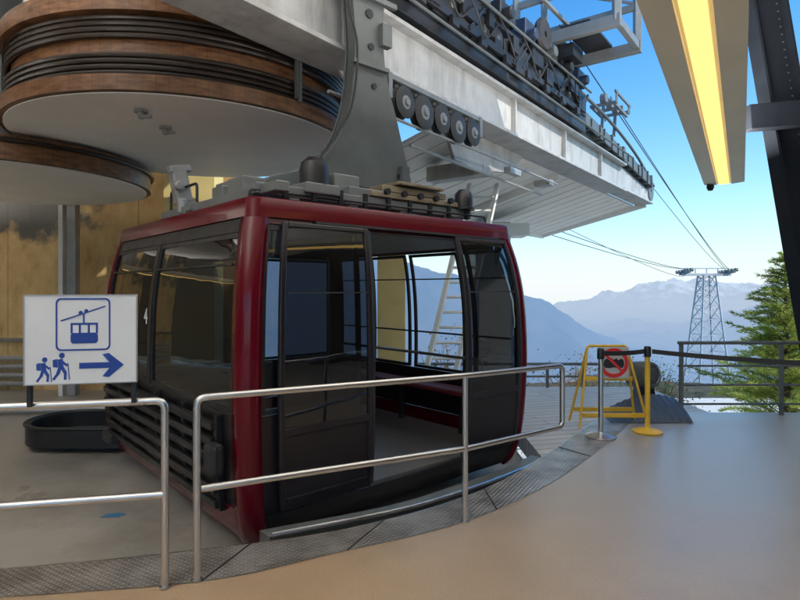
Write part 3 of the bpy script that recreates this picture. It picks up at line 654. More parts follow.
MB().tube(ring(c[0],c[1],3.33,1.985),.03,8,closed=True).obj('coiled_pipe',M_pipe,d,smooth=True)
MB().cyl((-5.75,8.1,3.40),(-5.75,8.1,6.2),.25,24).obj('axle',M_arm,d,smooth=True)
d=thing('bullwheel_drum',(-6.3,5.6,3.7),'neighbouring drum with amber wood rim and dark pipes','drum','overhead drums')
c=(-6.6,5.7,0)
MB().lathe(c,[(1.5,3.85),(1.75,3.85),(1.75,4.02),(1.65,4.02),(1.65,4.5),(1.75,4.5),(1.75,4.7),(0.1,4.7)],n=90).obj('wood_rim',M_wood2,d,smooth=True)
MB().lathe(c,[(0,3.83),(1.68,3.83),(1.68,3.845),(0,3.845)],n=90).obj('underside_sheet',M_drumwhite,d,smooth=True)
mb=MB()
for k in range(6): mb.tube(ring(c[0],c[1],4.06+k*.078,1.69),.033,8,closed=True)
mb.each('coiled_pipe',M_pipe,d,smooth=True)

# ------------------------------------------------------------------ overhead track beam
B0=V((-.22,6.3,0)); D=V((.6,.8,0)); Nn=V((.8,-.6,0))
def Q(s,o,z): return B0+D*s+Nn*o+EZ*z
bx=(D,Nn,EZ)
tr=thing('overhead_track',Q(4,0,4.0).to_tuple(),'grey steel track beam with dark pulley gear and pale canopy','track')
mb=MB(); mb.box(Q(2.8,-.2,4.34),(13.6,.36,.60),bx)
mb.prism([(9.6,4.04),(12.5,4.12),(12.5,4.42),(9.6,4.64)],B0,D,EZ,Nn,-.38,-.02)
mb.obj('main_beam',M_greypaint,tr,bevel=.01)
mb=MB(); mb.box(Q(2.8,-.16,4.02),(13.6,.56,.05),bx); mb.box(Q(2.8,-.16,4.66),(13.6,.56,.05),bx); mb.box(Q(11,-.16,4.06),(3,.5,.05),bx)
for s in (-2.2,-.6,3.4,5.6,7.8): mb.box(Q(s,.02,4.34),(.035,.08,.60),bx)
mb.obj('beam_flanges',M_greypaint,tr,bevel=.006)
mb=MB(); vs=[Q(2,-.45,4.0),Q(12.4,-.45,4.0),Q(12.0,-3.1,3.28),Q(2,-3.1,3.28)]
mb.add(vs+[v+EZ*.05 for v in vs],[(0,1,2,3),(7,6,5,4),(0,4,5,1),(1,5,6,2),(2,6,7,3),(3,7,4,0)]); mb.obj('canopy_soffit',M_light,tr)
mb=MB()
for k in range(21):
    s=2.1+k*.5; mb.bar(Q(s,-.46,3.99),Q(min(s,12.3),-3.08,3.28),.025,.012)
mb.obj('canopy_ribs',M_light,tr)
mb=MB(); mb.bar(Q(2,-3.12,3.27),Q(12.1,-3.12,3.27),.08,.18); mb.bar(Q(12.42,-.1,4.02),Q(12.05,-3.1,3.27),.10,.14); mb.bar(Q(6.5,-.46,3.93),Q(6.5,-3.1,3.2),.12,.14); mb.obj('canopy_edge_beams',M_light,tr,bevel=.01)
mb=MB(); mb.prism([(1.9,4.0),(4.6,4.0),(4.1,3.62),(2.9,3.45),(2.2,3.5)],B0,D,EZ,Nn,-.42,-.36); mb.prism([(-.4,4.0),(2.2,4.0),(1.9,3.82),(-.2,3.82)],B0,D,EZ,Nn,-.30,-.26)
mb.box(Q(3.2,-.9,3.55),(.3,1.1,.25),bx); mb.each('gusset_plate',M_greypaint,tr,bevel=.01)
mb=MB(); mb.box(Q(1.6,.12,4.98),(9.6,.10,.22),bx); mb.box(Q(1.6,-.42,4.98),(9.6,.10,.22),bx); mb.box(Q(1.6,.02,4.80),(9.6,.30,.14),bx)
for k in range(10): mb.box(Q(-2.9+k*.95,.2,5.12),(.34,.06,.34),bx)
mb.obj('drive_channel',M_dark,tr,bevel=.008)
mb=MB()
for k in range(22):
    s=-3.0+k*.42; mb.lathe(Q(s,.10,5.22),[(.05,-.02),(.15,-.02),(.17,.0),(.17,.10),(.15,.12),(.05,.12),(.05,-.02)],axis=Nn,n=20)
mb.each('drive_tyre',M_rubber,tr,smooth=True)
mb=MB()
for k in range(22):
    s=-3.0+k*.42; mb.lathe(Q(s,.1,5.22),[(0,.13),(.05,.13),(.07,.11),(.09,.09)],axis=Nn,n=12)
mb.each('tyre_hub',M_arm,tr,smooth=True)
rg=random.Random(5)
mb=MB(); mg=MB()
s=-3.0
while s<6.2:
    w_=rg.uniform(.12,.5); (mb if rg.random()<.7 else mg).box(Q(s,.22+rg.uniform(0,.08),5.12+rg.uniform(-.05,.25)),(w_,.06,rg.uniform(.12,.42)),bx)
    if rg.random()<.4: mb.bar(Q(s,.28,5.0),Q(s+.4,.28,5.42),.03,.05)
    s+=w_+rg.uniform(.03,.2)
mb.box(Q(1.5,.25,5.02),(9.2,.05,.10),bx); mb.box(Q(1.5,.05,5.47),(9.2,.30,.06),bx)
for k in range(12): mb.box(Q(-2.6+k*.74,.30,4.93),(.16,.06,.12),bx)
mb.obj('channel_covers',M_dark,tr,bevel=.004); mg.each('grey_cover_plate',M_arm,tr,bevel=.004)
s=-2.4; k=0
while s<6:
    mb=MB(); h_=rg.uniform(.2,.34); mb.box(Q(s,.10,5.52+h_/2),(rg.uniform(.3,.5),.34,h_),bx); mb.cyl(Q(s-.1,.2,5.58),Q(s-.1,.42,5.58),.09,16); mb.cyl(Q(s+.22,.1,5.70),Q(s+.5,.1,5.70),rg.uniform(.08,.13),18); mb.box(Q(s+.1,.1,5.88),(.16,.14,.12),bx)
    mb.obj('gear_motor',M_bluedark if k%3==1 else (M_arm if k%3==2 else M_dark),tr,bevel=.02); s+=rg.uniform(.6,.9); k+=1
mb=MB()
for k in range(9):
    s=-1.9+k*.85+rg.uniform(-.2,.2); mb.tube(catmull([tuple(Q(s,.3,5.5)),tuple(Q(s+.2,.38,5.2)),tuple(Q(s+.5,.36,4.95+.2*rg.random())),tuple(Q(s+.9,.34,5.3))]),.012,6)
mb.each('hydraulic_hose',M_rubber,tr,smooth=True)
mb=MB(); mb.tube([tuple(Q(-3,.34,5.46)),tuple(Q(6.2,.34,5.46))],.022,8); mb.tube(catmull([tuple(Q(5,.1,5.6)),tuple(Q(8,.1,5.45)),tuple(Q(10.5,.1,5.1)),tuple(Q(12.5,.1,4.55))]),.035,8); mb.tube([tuple(Q(-3,.3,4.84)),tuple(Q(9.5,.3,4.78))],.02,8)
mb.each('guide_rail',M_arm,tr,smooth=True)
mb=MB(); mb.bar(Q(6.2,-.1,5.0),Q(12.6,-.1,4.5),.14,.22); mb.bar(Q(6.4,-.1,5.3),Q(12.3,-.1,4.75),.07,.07); mb.bar(Q(6.2,.10,5.12),Q(12.3,.10,4.62),.04,.26)
s=6.5
while s<12.2:
    mb.box(Q(s,.0,5.10-.082*(s-6.2)+rg.uniform(-.03,.05)),(rg.uniform(.04,.16),.30,rg.uniform(.2,.36)),bx); s+=rg.uniform(.28,.6)
mb.lathe(Q(12.6,-.05,4.45),[(.05,-.06),(.3,-.06),(.33,0),(.3,.06),(.05,.06),(.05,-.06)],axis=Nn,n=28)
mb.lathe(Q(12.0,-.05,4.75),[(.05,-.06),(.2,-.06),(.22,0),(.2,.06),(.05,.06),(.05,-.06)],axis=Nn,n=24)
mb.obj('cable_outlet_guide',M_arm,tr,bevel=.004)
SH=[(.20,3.70,.18),(.58,3.68,.20),(.98,3.70,.18),(1.36,3.68,.20),(1.76,3.70,.18)]
mb=MB()
for s,z,r in SH: mb.lathe(Q(s,.16,z),[(.06,-.06),(r-.04,-.06),(r,-.045),(r-.05,0),(r,.045),(r-.04,.06),(.06,.06),(.06,-.06)],axis=Nn,n=28)
mb.each('guide_sheave',M_rubber,tr,smooth=True)
mb=MB()
for s,z,r in SH: mb.lathe(Q(s,.16,z),[(0,.09),(.04,.09),(.05,.065),(r-.075,.055)],axis=Nn,n=16); mb.box(Q(s,.07,z+.16),(.06,.03,.30),bx)
mb.box(Q(1.0,.14,3.95),(2.0,.05,.06),bx); mb.box(Q(1.05,.06,3.96),(2.2,.14,.05),bx); mb.box(Q(-.04,.14,3.84),(.07,.08,.28),bx); mb.box(Q(2.02,.14,3.84),(.07,.08,.28),bx)
mb.obj('sheave_bracket',M_gantry,tr,bevel=.004)
mb=MB(); mb.tube([tuple(Q(-1.0,.16,3.50)),tuple(Q(.4,.16,3.49)),tuple(Q(2.0,.16,3.50)),tuple(Q(5.0,.1,3.50))],.018,8); mb.tube([tuple(Q(.5,.05,3.3)),tuple(Q(6.0,-.6,3.5))],.022,8); mb.box(Q(3.6,-.1,3.52),(.4,.12,.1),bx); mb.box(Q(4.9,-.1,3.52),(.2,.3,.1),bx); mb.each('guide_rope',M_galv,tr,smooth=True)
mb=MB()
for s in (4.6,5.9):
    mb.bar(Q(s,-.6,6.0),Q(s,1.35,6.0),.12,.2); mb.bar(Q(s,-.6,6.75),Q(s,1.35,6.75),.08,.12)
    for o_ in (-.5,1.28): mb.bar(Q(s,o_,5.4 if o_<0 else 6.0),Q(s,o_,8.2),.12,.12)
mb.bar(Q(4.6,1.28,6.02),Q(5.9,1.28,6.02),.1,.14); mb.bar(Q(4.6,.2,6.02),Q(5.9,.2,6.02),.1,.14); mb.bar(Q(3.2,.35,6.3),Q(5.9,.35,6.3),.06,.06)
mb.bar(Q(5.9,-.5,7.6),Q(5.9,1.28,6.8),.05,.05)
mb.obj('cross_gantry',M_gantry,tr,bevel=.008)
mb=MB(); mb.box(Q(5.2,.6,6.12),(1.3,.5,.04),bx); mb.box(Q(5.2,-.1,5.75),(1.5,.08,.3),bx); mb.box(Q(5.0,.35,5.8),(.5,.3,.22),bx); mb.obj('gantry_walk_grating',M_dark,tr)
mb=MB()
for oo in (-.2,.3): mb.bar(Q(7.9,oo,5.72),Q(8.9,oo,5.66),.05,.07)
for s_ in (7.95,8.4,8.85): mb.box(Q(s_,.05,5.74),(.06,.6,.06),bx); mb.cyl(Q(s_,.0,5.86),Q(s_,.12,5.86),.12,16)
for s_ in (7.95,8.85): mb.bar(Q(s_,.05,5.7),Q(s_-.1,.05,5.2),.06,.06)
mb.bar(Q(7.8,.35,5.95),Q(9.0,.35,5.9),.04,.05); mb.bar(Q(7.9,.35,5.7),Q(7.9,.35,5.98),.04,.04); mb.bar(Q(8.9,.35,5.7),Q(8.9,.35,5.93),.04,.04)
mb.obj('outlet_pulley_bracket',M_gantry,tr)
mb=MB(); mb.lathe(Q(3.9,.30,5.78),[(.05,-.05),(.24,-.05),(.27,0),(.24,.05),(.05,.05),(.05,-.05)],axis=Nn,n=28); mb.obj('deflection_sheave',M_rubber,tr,smooth=True)
mb=MB(); mb.box(Q(-1.5,-.2,5.5),(.2,.2,1.5),bx); mb.box(Q(1.2,-.3,5.5),(.2,.2,1.5),bx); mb.each('beam_hanger',M_galv,tr)

# ------------------------------------------------------------------ ceiling lamps
def lamp(loc,dirv,length,wid,z,label,fill_watt):
    dv=V(dirv).normalized(); sx=V((dv.y,-dv.x,0)); L=thing('lamp_fixture',(loc[0],loc[1],z),label,'lamp','ceiling strip lamps')
    c=V((loc[0],loc[1],z)); a=(dv,sx,EZ); h=wid/2
    prof=[(-h,-.005),(-.09,-.02),(-.085,0.0),(.085,0.0),(.09,-.02),(h,-.005),(h,.12),(-h,.12)]
    MB().prism(prof,c,sx,EZ,dv,-length/2,length/2).obj('housing',M_cream,L)
    MB().box(c-EZ*.012,(length-.1,.13,.03),a).obj('lamp_tube',M_lamp,L,bevel=.008)
    mb=MB(); 
    for k in (-.45,.45): mb.tube([c+dv*length*k+EZ*.11,c+dv*length*k+EZ*(6.2-z)],.012,6)
    mb.each('suspension_rod',M_dark,L)
    mb=MB(); mb.lathe(c+dv*(length/2-.05)-sx*.17,[(0,-.10),(.03,-.10),(.05,-.06),(.05,0),(0,0)],n=14); mb.obj('motion_sensor',M_black,L,smooth=True)
    al=bpy.data.lights.new('fill_uplight','AREA'); al.shape='RECTANGLE'; al.size=length*.9; al.size_y=.2; al.energy=fill_watt; al.color=(1,.95,.88)  # added fill light aimed at the ceiling for soft bounce, not a lamp part
    ao=bpy.data.objects.new('fill_uplight',al); COL.objects.link(ao)
    ao.matrix_world=Matrix.Translation(c+EZ*.17)@Matrix.Rotation(math.atan2(dv.y,dv.x),4,'Z')@Matrix.Rotation(math.pi,4,'X')
dl=V((.521,.853,0)); pe=V((4.63,8.0,0)); ln=8.4
lamp((pe-dl*ln/2)[:2],dl,ln,.50,3.1,'long cream strip lamp with lit yellow tube hanging over platform',470)
lamp((-3.6,-1.0),(-.25,.97,0),7.5,.50,3.3,'long cream strip lamp with lit yellow tube over the hall',720)
lamp((-8.8,6.2),(.05,1,0),8.2,.50,2.60,'long cream strip lamp with lit yellow tube over the pit',420)

# ------------------------------------------------------------------ anthracite roof frame at right
rf=thing('roof_frame',(5.6,7.2,0),'dark grey leaning steel strut with a horizontal cross beam','steel frame')
p0=V((5.58,7.2,0.0)); p1=V((4.53,7.2,6.2))
dd=(p1-p0).normalized(); sx=V((dd.z,0,-dd.x))
mb=MB(); mb.prism([(-.22,0),(-.19,0),(-.19,6.25),(-.22,6.25)],p0,sx,dd,EY,-.12,.12)
mb.prism([(.19,0),(.22,0),(.22,6.25),(.19,6.25)],p0,sx,dd,EY,-.12,.12); mb.prism([(-.19,0),(.19,0),(.19,6.25),(-.19,6.25)],p0,sx,dd,EY,-.012,.012)
mb.obj('leaning_strut',M_col,rf)
mb=MB()
for k in range(60): mb.cyl(p0+dd*(.3+k*.10)+sx*.14-EY*.013,p0+dd*(.3+k*.10)+sx*.14-EY*.018,.011,8)
mb.obj('strut_perforation',M_arm,rf)
mb=MB(); mb.bar((4.30,6.95,3.70),(8.5,6.6,3.98),.2,.30); mb.obj('cross_beam',M_col,rf,bevel=.01)
mb=MB(); mb.bar((5.0,6.75,6.2),(6.2,6.75,0),.12,.18,up=EY); mb.obj('rear_strut',M_col,rf)

# ------------------------------------------------------------------ railings
r1=thing('platform_railing',(-1.1,3.05,0),'stainless steel tube railing with two rails along the boarding edge','railing','stainless platform railings')
mb=MB(); lo=fillet([(-1.11,3.06,0.01),(-1.11,3.06,1.0),(.445,3.83,1.0),(1.29,4.45,.985),(1.29,4.45,.5),(.445,3.83,.5),(-1.09,3.07,.5)],.05)
mb.tube(lo,.0205,12); mb.obj('rails',M_steel,r1,smooth=True)
mb=MB(); mb.cyl((.445,3.83,0),(.445,3.83,1.0),.0205,12); mb.obj('post',M_steel,r1,smooth=True)
mb=MB()
for x,y in ((-1.11,3.06),(.445,3.83)): mb.cyl((x,y,.004),(x,y,.012),.03,16)
mb.each('base_flange',M_steel,r1,smooth=True)
r2=thing('platform_railing',(-1.255,2.99,0),'stainless steel tube railing carrying a direction sign','railing','stainless platform railings')
mb=MB(); mb.tube(fillet([(-1.255,2.99,.01),(-1.255,2.99,1.0),(-2.01,2.82,1.0),(-3.6,2.55,1.0),(-5.5,2.4,1.0)],.05),.0205,12)
mb.tube(fillet([(-1.26,2.985,.5),(-2.01,2.82,.5),(-3.6,2.55,.5),(-5.5,2.4,.5)],.05),.0205,12); mb.obj('rails',M_steel,r2,smooth=True)
mb=MB(); mb.cyl((-2.9,2.67,0),(-2.9,2.67,1.0),.0205,12);mb.cyl((-4.6,2.47,0),(-4.6,2.47,1.0),.0205,12); mb.each('post',M_steel,r2,smooth=True)
mb=MB(); mb.cyl((-1.255,2.99,.004),(-1.255,2.99,.012),.03,16); mb.obj('base_flange',M_steel,r2,smooth=True)
r3=thing('edge_railing',(3.55,7.0,0),'galvanised railing along the open platform edge','railing','galvanised outer railings')
mb=MB()
for x in (3.54,4.80,6.3,8.0): mb.box((x,7.05,.45),(.045,.03,.92))
mb.each('post',M_arm,r3)
mb=MB(); mb.tube([(3.50,7.05,.91),(9,7.05,.91)],.022,10); mb.tube([(3.50,7.05,.62),(9,7.05,.62)],.014,8); mb.tube([(3.50,7.05,.38),(9,7.05,.38)],.014,8); mb.tube([(3.50,7.05,.14),(9,7.05,.14)],.014,8); mb.each('rail',M_arm,r3,smooth=True)
r4=thing('edge_railing',(2,9.5,-.1),'low grey railing at the far end of the exit deck','railing','galvanised outer railings')
mb=MB()
for x in (0.6,1.9,2.5,3.1,4.1): mb.box((x,9.5,.11),(.045,.03,.42))
mb.each('post',M_arm,r4)
mb=MB(); mb.tube([(0.3,9.5,.31),(4.2,9.5,.31)],.024,8); mb.tube([(.3,9.5,.10),(4.2,9.5,.10)],.018,8); mb.each('rail',M_arm,r4,smooth=True)

# ------------------------------------------------------------------ direction sign
ex=V((.976,.218,0)).normalized(); nrm=V((ex.y,-ex.x,0)); bw,bh=.525,.455
bl=V((-1.885,2.83,1.112))+nrm*.03
sg=thing('direction_sign',(-1.62,2.89,1.0),'white rectangular sign with blue cable car, hikers and arrow','sign')
MB().prism([(0,0),(bw,0),(bw,bh),(0,bh)],bl,ex,EZ,nrm,0,.012).obj('board',M_white,sg,bevel=.003)
mb=MB()
for a,w_ in ((0,.005),(bw-.005,.005)): mb.prism([(a,0),(a+w_,0),(a+w_,bh),(a,bh)],bl,ex,EZ,nrm,.0125,.016)
mb.prism([(.005,0),(bw-.005,0),(bw-.005,.005),(.005,.005)],bl,ex,EZ,nrm,.0125,.016); mb.prism([(.005,bh-.005),(bw-.005,bh-.005),(bw-.005,bh),(.005,bh)],bl,ex,EZ,nrm,.0125,.016)
mb.obj('board_rim',M_galv,sg)
mb=MB()
for a in (.02,bw-.02): mb.bar(bl+ex*a-nrm*.012+EZ*(-.11),bl+ex*a-nrm*.012+EZ*(bh*.8),.02,.02)
mb.each('sign_bracket',M_dark,sg)
def sp(px,py): return ((px-27)/112*bw,(382-py)/87*bh)
def flat(mb,pts,t=.0145): mb.prism([sp(*q) for q in pts],bl,ex,EZ,nrm,.0122,t)
def stroke(mb,a,b,wd,t=.0145):
    (x0,y0),(x1,y1)=a,b; L=math.hypot(x1-x0,y1-y0); nx_,ny_=-(y1-y0)/L*wd/2,(x1-x0)/L*wd/2
    flat(mb,[(x0+nx_,y0+ny_),(x1+nx_,y1+ny_),(x1-nx_,y1-ny_),(x0-nx_,y0-ny_)],t)
def disc(mb,c,r,t=.0145,n=18): flat(mb,[(c[0]+r*math.cos(2*math.pi*k/n),c[1]+r*math.sin(2*math.pi*k/n)) for k in range(n)],t)
def rr_pts(x0,y0,x1,y1,r,n=6):
    out=[]
    for cx,cy,a0 in ((x1-r,y0+r,-90),(x1-r,y1-r,0),(x0+r,y1-r,90),(x0+r,y0+r,180)):
        for k in range(n+1): a=math.radians(a0+90*k/n); out.append((cx+r*math.cos(a),cy+r*math.sin(a)))
    return out
mb=MB(); A=rr_pts(58,298.5,112,349.5,5); B=rr_pts(59.6,300.1,110.4,347.9,4)
n=len(A)
for i in range(n): j=(i+1)%n; flat(mb,[A[i],A[j],B[j],B[i]])
stroke(mb,(63,320.5),(107,306.5),1.3)
stroke(mb,(85.5,313.5),(85.5,323),1.6,.0148)
disc(mb,(82.5,312.8),2.0,.015); disc(mb,(88,311.2),2.0,.015)
flat(mb,rr_pts(72.5,332.2,99.5,342.5,3)); flat(mb,[(72.5,322.5),(99.5,322.5),(99.5,324.5),(72.5,324.5)],.0142)
for x in (72.5,80.6,89.4,97.5): flat(mb,[(x,324.5),(x+2,324.5),(x+2,332.8),(x,332.8)],.0140)
mb.obj('cable_car_pictogram',M_blue,sg)
mb=MB(); flat(mb,[(81,361.4),(111,361.4),(111,361.3),(104,353.5),(110.5,352.5),(125.5,364.2),(110.5,376),(104,375),(111,367),(81,367)]); mb.obj('arrow_pictogram',M_blue,sg)
def hiker(x,y,k):
    mb=MB(); q=lambda a,b:(x+a*k,y+b*k)
    disc(mb,q(1.5,-22.5),2.6*k,.0150)
    flat(mb,[q(-2.5,-19),q(2.2,-19.5),q(3.2,-10.5),q(-1.8,-10)])
    flat(mb,[q(-7,-18.5),q(-3,-19.5),q(-2.4,-11.5),q(-6.8,-12)],.0142)
    stroke(mb,q(1.0,-17.5),q(6.5,-13),2.0*k,.0147); stroke(mb,q(7,-15.5),q(8.5,0),0.9*k,.0140)
    stroke(mb,q(1.6,-11.5),q(5.0,-6),3.0*k,.0149); stroke(mb,q(4.8,-6.8),q(4.4,-.2),2.4*k,.0144)
    stroke(mb,q(-.2,-11.5),q(-2.4,-5.5),3.0*k,.0146); stroke(mb,q(-2.2,-6),q(-6.5,-.5),2.3*k,.0141)
    mb.obj('hiker_pictogram',M_blue,sg)
hiker(46,379,.95); hiker(62.5,377.5,1.05)

# ------------------------------------------------------------------ barrier group
def queue_post(x,y,m,label,name='queue_post'):
    t=thing(name,(x,y,0),label,'queue post')
    MB().lathe((x,y,0),[(0,.004),(.155,.004),(.16,.02),(.12,.035),(.035,.055),(.03,.06),(0,.06)],n=36).obj('base',m,t,smooth=True)
    MB().cyl((x,y,.05),(x,y,.86),.028,20).obj('shaft',m,t,smooth=True)
    MB().lathe((x,y,.84),[(0,0),(.036,0),(.038,.02),(.038,.10),(.03,.115),(0,.118)],n=24).obj('belt_cassette',M_black,t,smooth=True)
queue_post(2.15,6.0,M_steel,'stainless steel queue post with round base and black belt head')
queue_post(2.74,6.2,M_yellow,'yellow queue post with round base and black belt head')
def belt(p0,p1,sag,label):
    p0=V(p0);p1=V(p1);mb=MB();n=14;vs=[];fs=[]
    sd_=(p1-p0).cross(EZ).normalized()*.0015
    for i in range(n+1):
        t=i/n; p=p0.lerp(p1,t)-EZ*sag*4*t*(1-t)
        vs+=[p-EZ*.025+sd_,p+EZ*.025+sd_,p+EZ*.025-sd_,p-EZ*.025-sd_]
    for i in range(n):
        for k in range(4): fs.append((i*4+k,i*4+(k+1)%4,i*4+4+(k+1)%4,i*4+4+k))
    mb.add(vs,fs).obj('barrier_belt',M_rubber,label=label,category='barrier belt',group='barrier belts')
belt((2.19,6.01,.90),(2.70,6.19,.90),.01,'black retractable belt stretched between two queue posts')
belt((2.78,6.18,.90),(4.6,4.95,.90),.03,'black retractable belt stretched out from the yellow queue post')
af=thing('folding_barrier',(2.45,6.45,0),'yellow folding A-frame floor barrier with crossbars','barrier')
mb=MB()
for dy in (.0,.38):
    y=6.30+dy; yt=6.48
    mb.tube(fillet([(2.02,y,.02),(2.17,yt,.93),(2.62,yt,.93),(2.80,y,.02)],.04),.015,8)
mb.each('frame',M_yellow,af,smooth=True)
mb=MB(); mb.box((2.41,6.335,.16),(.70,.02,.05)); mb.box((2.40,6.43,.56),(.54,.02,.05)); mb.box((2.41,6.65,.16),(.70,.02,.05)); mb.each('crossbar',M_yellow,af,bevel=.004)
ps=thing('prohibition_sign',(2.43,6.30,.55),'pale grey prohibition sign with red ring and black emblem on barrier','sign')
MB().box((2.44,6.40,.745),(.35,.012,.36)).obj('board',M_greyboard,ps,bevel=.006)
MB().lathe((2.44,6.392,.745),[(.125,0),(.168,0),(.168,.004),(.125,.004),(.125,0)],axis=V((0,-1,0)),n=40).obj('red_ring',M_signred,ps)
mb=MB(); mb.bar((2.35,6.388,.835),(2.53,6.388,.655),.004,.028,up=EX); mb.obj('red_slash',M_signred,ps)
mb=MB(); o_=V((2.44,6.391,.745))
mb.prism([(-.12,-.03),(-.10,-.055),(-.05,-.06),(.0,-.05),(.05,-.06),(.10,-.055),(.12,-.02),(.11,.035),(.08,.05),(.05,.03),(.03,.055),(.0,.035),(-.03,.058),(-.05,.03),(-.08,.052),(-.11,.03)],o_,EX,EZ,V((0,-1,0)),0,.002)
mb.obj('black_emblem',M_black,ps)
M_cover=mat('blue_black_tarpaulin',(0.045,0.06,0.09),0.5,0,0.15,6,bump=.1)
fm=thing('rubber_cover',(3.0,6.85,0),'low blue-black ribbed cover sheet sloping over the platform edge','cover')
mb=MB(); vs=[];fs=[]; nxx,nyy=66,14
for j in range(nyy+1):
    for i in range(nxx+1):
        u_=i/nxx; v_=j/nyy; x=2.50+.98*u_; y=6.62+.50*v_
        h=.01+.24*(v_**.8)*(math.sin(math.pi*min(1,.02+u_*.72))**1.0)
        h+=.006*math.sin(u_*70+v_*5); 
        if j==0 or i==0 or i==nxx: h=.006
        vs.append((x+.05*v_,y,max(.006,h)))
for j in range(nyy):
    for i in range(nxx): a=j*(nxx+1)+i; fs.append((a,a+1,a+nxx+2,a+nxx+1))
k0=len(vs)
for i in range(nxx+1): x,y,z=vs[nyy*(nxx+1)+i]; vs.append((x,y+.01,.0))
for i in range(nxx): fs.append((nyy*(nxx+1)+i,nyy*(nxx+1)+i+1,k0+i+1,k0+i))
mb.add(vs,fs).obj('draped_sheet',M_cover,fm,smooth=True)
hd=thing('rolled_pad',(3.26,7.2,-.1),'rounded dark grey rolled pad leaning behind the cover','pad')
# fat roll seen end-on, leaning against the edge, standing on a short dark stand
axv=V((.35,-.9,.1)).normalized()
MB().lathe((3.16,7.32,.47),[(0,-.16),(.14,-.16),(.17,-.14),(.175,.14),(.16,.17),(.13,.18),(.12,.165),(.09,.165),(.08,.18),(0,.18)],axis=axv,n=36).obj('roll',mat('dark_grey_plastic',(0.075,0.08,0.085),0.35,0,.08,5,coat=.3),hd,smooth=True)
MB().prism([(-.14,0),(.18,0),(.12,.42),(-.08,.42)],(3.18,7.35,-.1),EX,EZ,EY,-.09,.09).obj('pad_stand',M_dark,hd,bevel=.01)

gt=thing('guide_tray',(-3.75,6.9,-.35),'black stadium-shaped metal guide tray on the pit floor','guide tray')
def stad(cx,cy,l,r,n=14):
    o=[]
    for k in range(n+1): a=-math.pi/2+math.pi*k/n; o.append((cx+l/2+r*math.cos(a),cy+r*math.sin(a)))
    for k in range(n+1): a=math.pi/2+math.pi*k/n; o.append((cx-l/2+r*math.cos(a),cy+r*math.sin(a)))
    return o
A=stad(-3.8,7.05,.65,.50); B=stad(-3.8,7.05,.65,.44); n=len(A); vs=[]
for z in (-.28,-.05): vs+=[(x,y,z) for x,y in A]+[(x,y,z) for x,y in B]
fs=[]
for i in range(n):
    j=(i+1)%n; fs+=[(i,j,2*n+j,2*n+i),(n+j,n+i,3*n+i,3*n+j),(2*n+i,2*n+j,3*n+j,3*n+i),(j,i,n+i,n+j)]
MB().add(vs,fs).obj('tray_wall',M_black,gt,smooth=True)
MB().prism(stad(-3.8,7.05,.65,.43),(0,0,0),EX,EY,EZ,-.27,-.24).obj('tray_bottom',M_arm,gt)
mb=MB(); mb.tube([(x,y,-.05) for x,y in A],.022,8,closed=True); mb.obj('tray_rim',M_dark,gt,smooth=True)
mb=MB(); 
for x in (-4.1,-3.4): mb.cyl((x,7.0,-.35),(x,7.0,-.25),.06,12)
mb.each('tray_foot',M_dark,gt)
for a,b in (((-7.5,8.4,-.28),(-3.4,8.9,-.28)),((-7.5,8.8,-.28),(-3.4,9.3,-.28))):
    MB().tube([a,b],.05,8).obj('floor_guide_pipe',M_galv,smooth=True,label='grey guide pipe lying on the pit floor',category='pipe',group='pit floor guide pipes')

# ------------------------------------------------------------------ pylon and cables
py=thing('cable_car_pylon',(44.5,80,-14),'grey lattice steel cable car pylon on the hillside','pylon')
cx,cy=43.8,80
def leg(i,z):
    sx_,sy_=((-1,-1),(1,-1),(1,1),(-1,1))[i]; w_=.85+(3.0-z)*.088; return V((cx+sx_*w_,cy+sy_*w_,z))
mb=MB(); zl=[-14,-10.5,-7.5,-5,-2.8,-.9,.8,2.2,3.4]
for i in range(4): mb.bar(leg(i,-14),leg(i,3.4),.20,.20)
for a,b in zip(zl,zl[1:]):
    for i in range(4):
        j=(i+1)%4; mb.bar(leg(i,a),leg(j,b),.09,.09); mb.bar(leg(j,a),leg(i,b),.09,.09); mb.bar(leg(i,b),leg(j,b),.09,.09)
mb.obj('lattice_mast',M_pylon,py)
mb=MB(); mb.bar((cx-3.4,cy,3.5),(cx+3.4,cy,3.5),.5,.35); mb.bar((cx-3.2,cy,4.4),(cx+3.2,cy,4.4),.15,.15)
for x in (-3.2,-1.6,0,1.6,3.2): mb.bar((cx+x,cy,3.5),(cx+x,cy,4.4),.12,.12)
mb.obj('crossarm',M_pylon,py)
for x in (-3.1,3.1):
    mb=MB(); mb.bar((cx+x-.4,cy-2.2,3.9),(cx+x+.4,cy+2.2,3.6),.3,.3)
    for k in range(6): mb.cyl((cx+x-.25,cy-2+k*.8,4.15-k*.05),(cx+x+.1,cy-2+k*.8,4.15-k*.05),.25,12)
    mb.obj('sheave_battery',M_gantry,py)
def cable(p0,p1,sag,r=.03):
    p0=V(p0);p1=V(p1); pts=[p0.lerp(p1,i/24)-EZ*sag*4*(i/24)*(1-i/24) for i in range(25)]
    mb=MB().tube(pts,[r*(.4+.9*i/24) for i in range(25)],6); mb.obj('cable_rope',M_dark,smooth=True,label='long dark steel rope running from station to the pylon',category='cable',group='steel ropes to the pylon')
R_=(cx+3.1,cy,4.35); L_=(cx-3.1,cy,4.35)
cable(Q(4.5,.35,6.15),R_,.4); cable(Q(8.3,.1,6.0),(cx+2.7,cy,4.35),.3)
cable(Q(11.8,-3.0,3.35),L_,.3); cable(Q(11.9,-2.7,3.45),(cx-2.7,cy,4.35),.3); cable(Q(12.5,-.05,4.7),(cx+2.4,cy,4.4),.3,.025)
cable(Q(12.0,-2.4,3.5),(cx-3.3,cy,3.2),.3,.022)

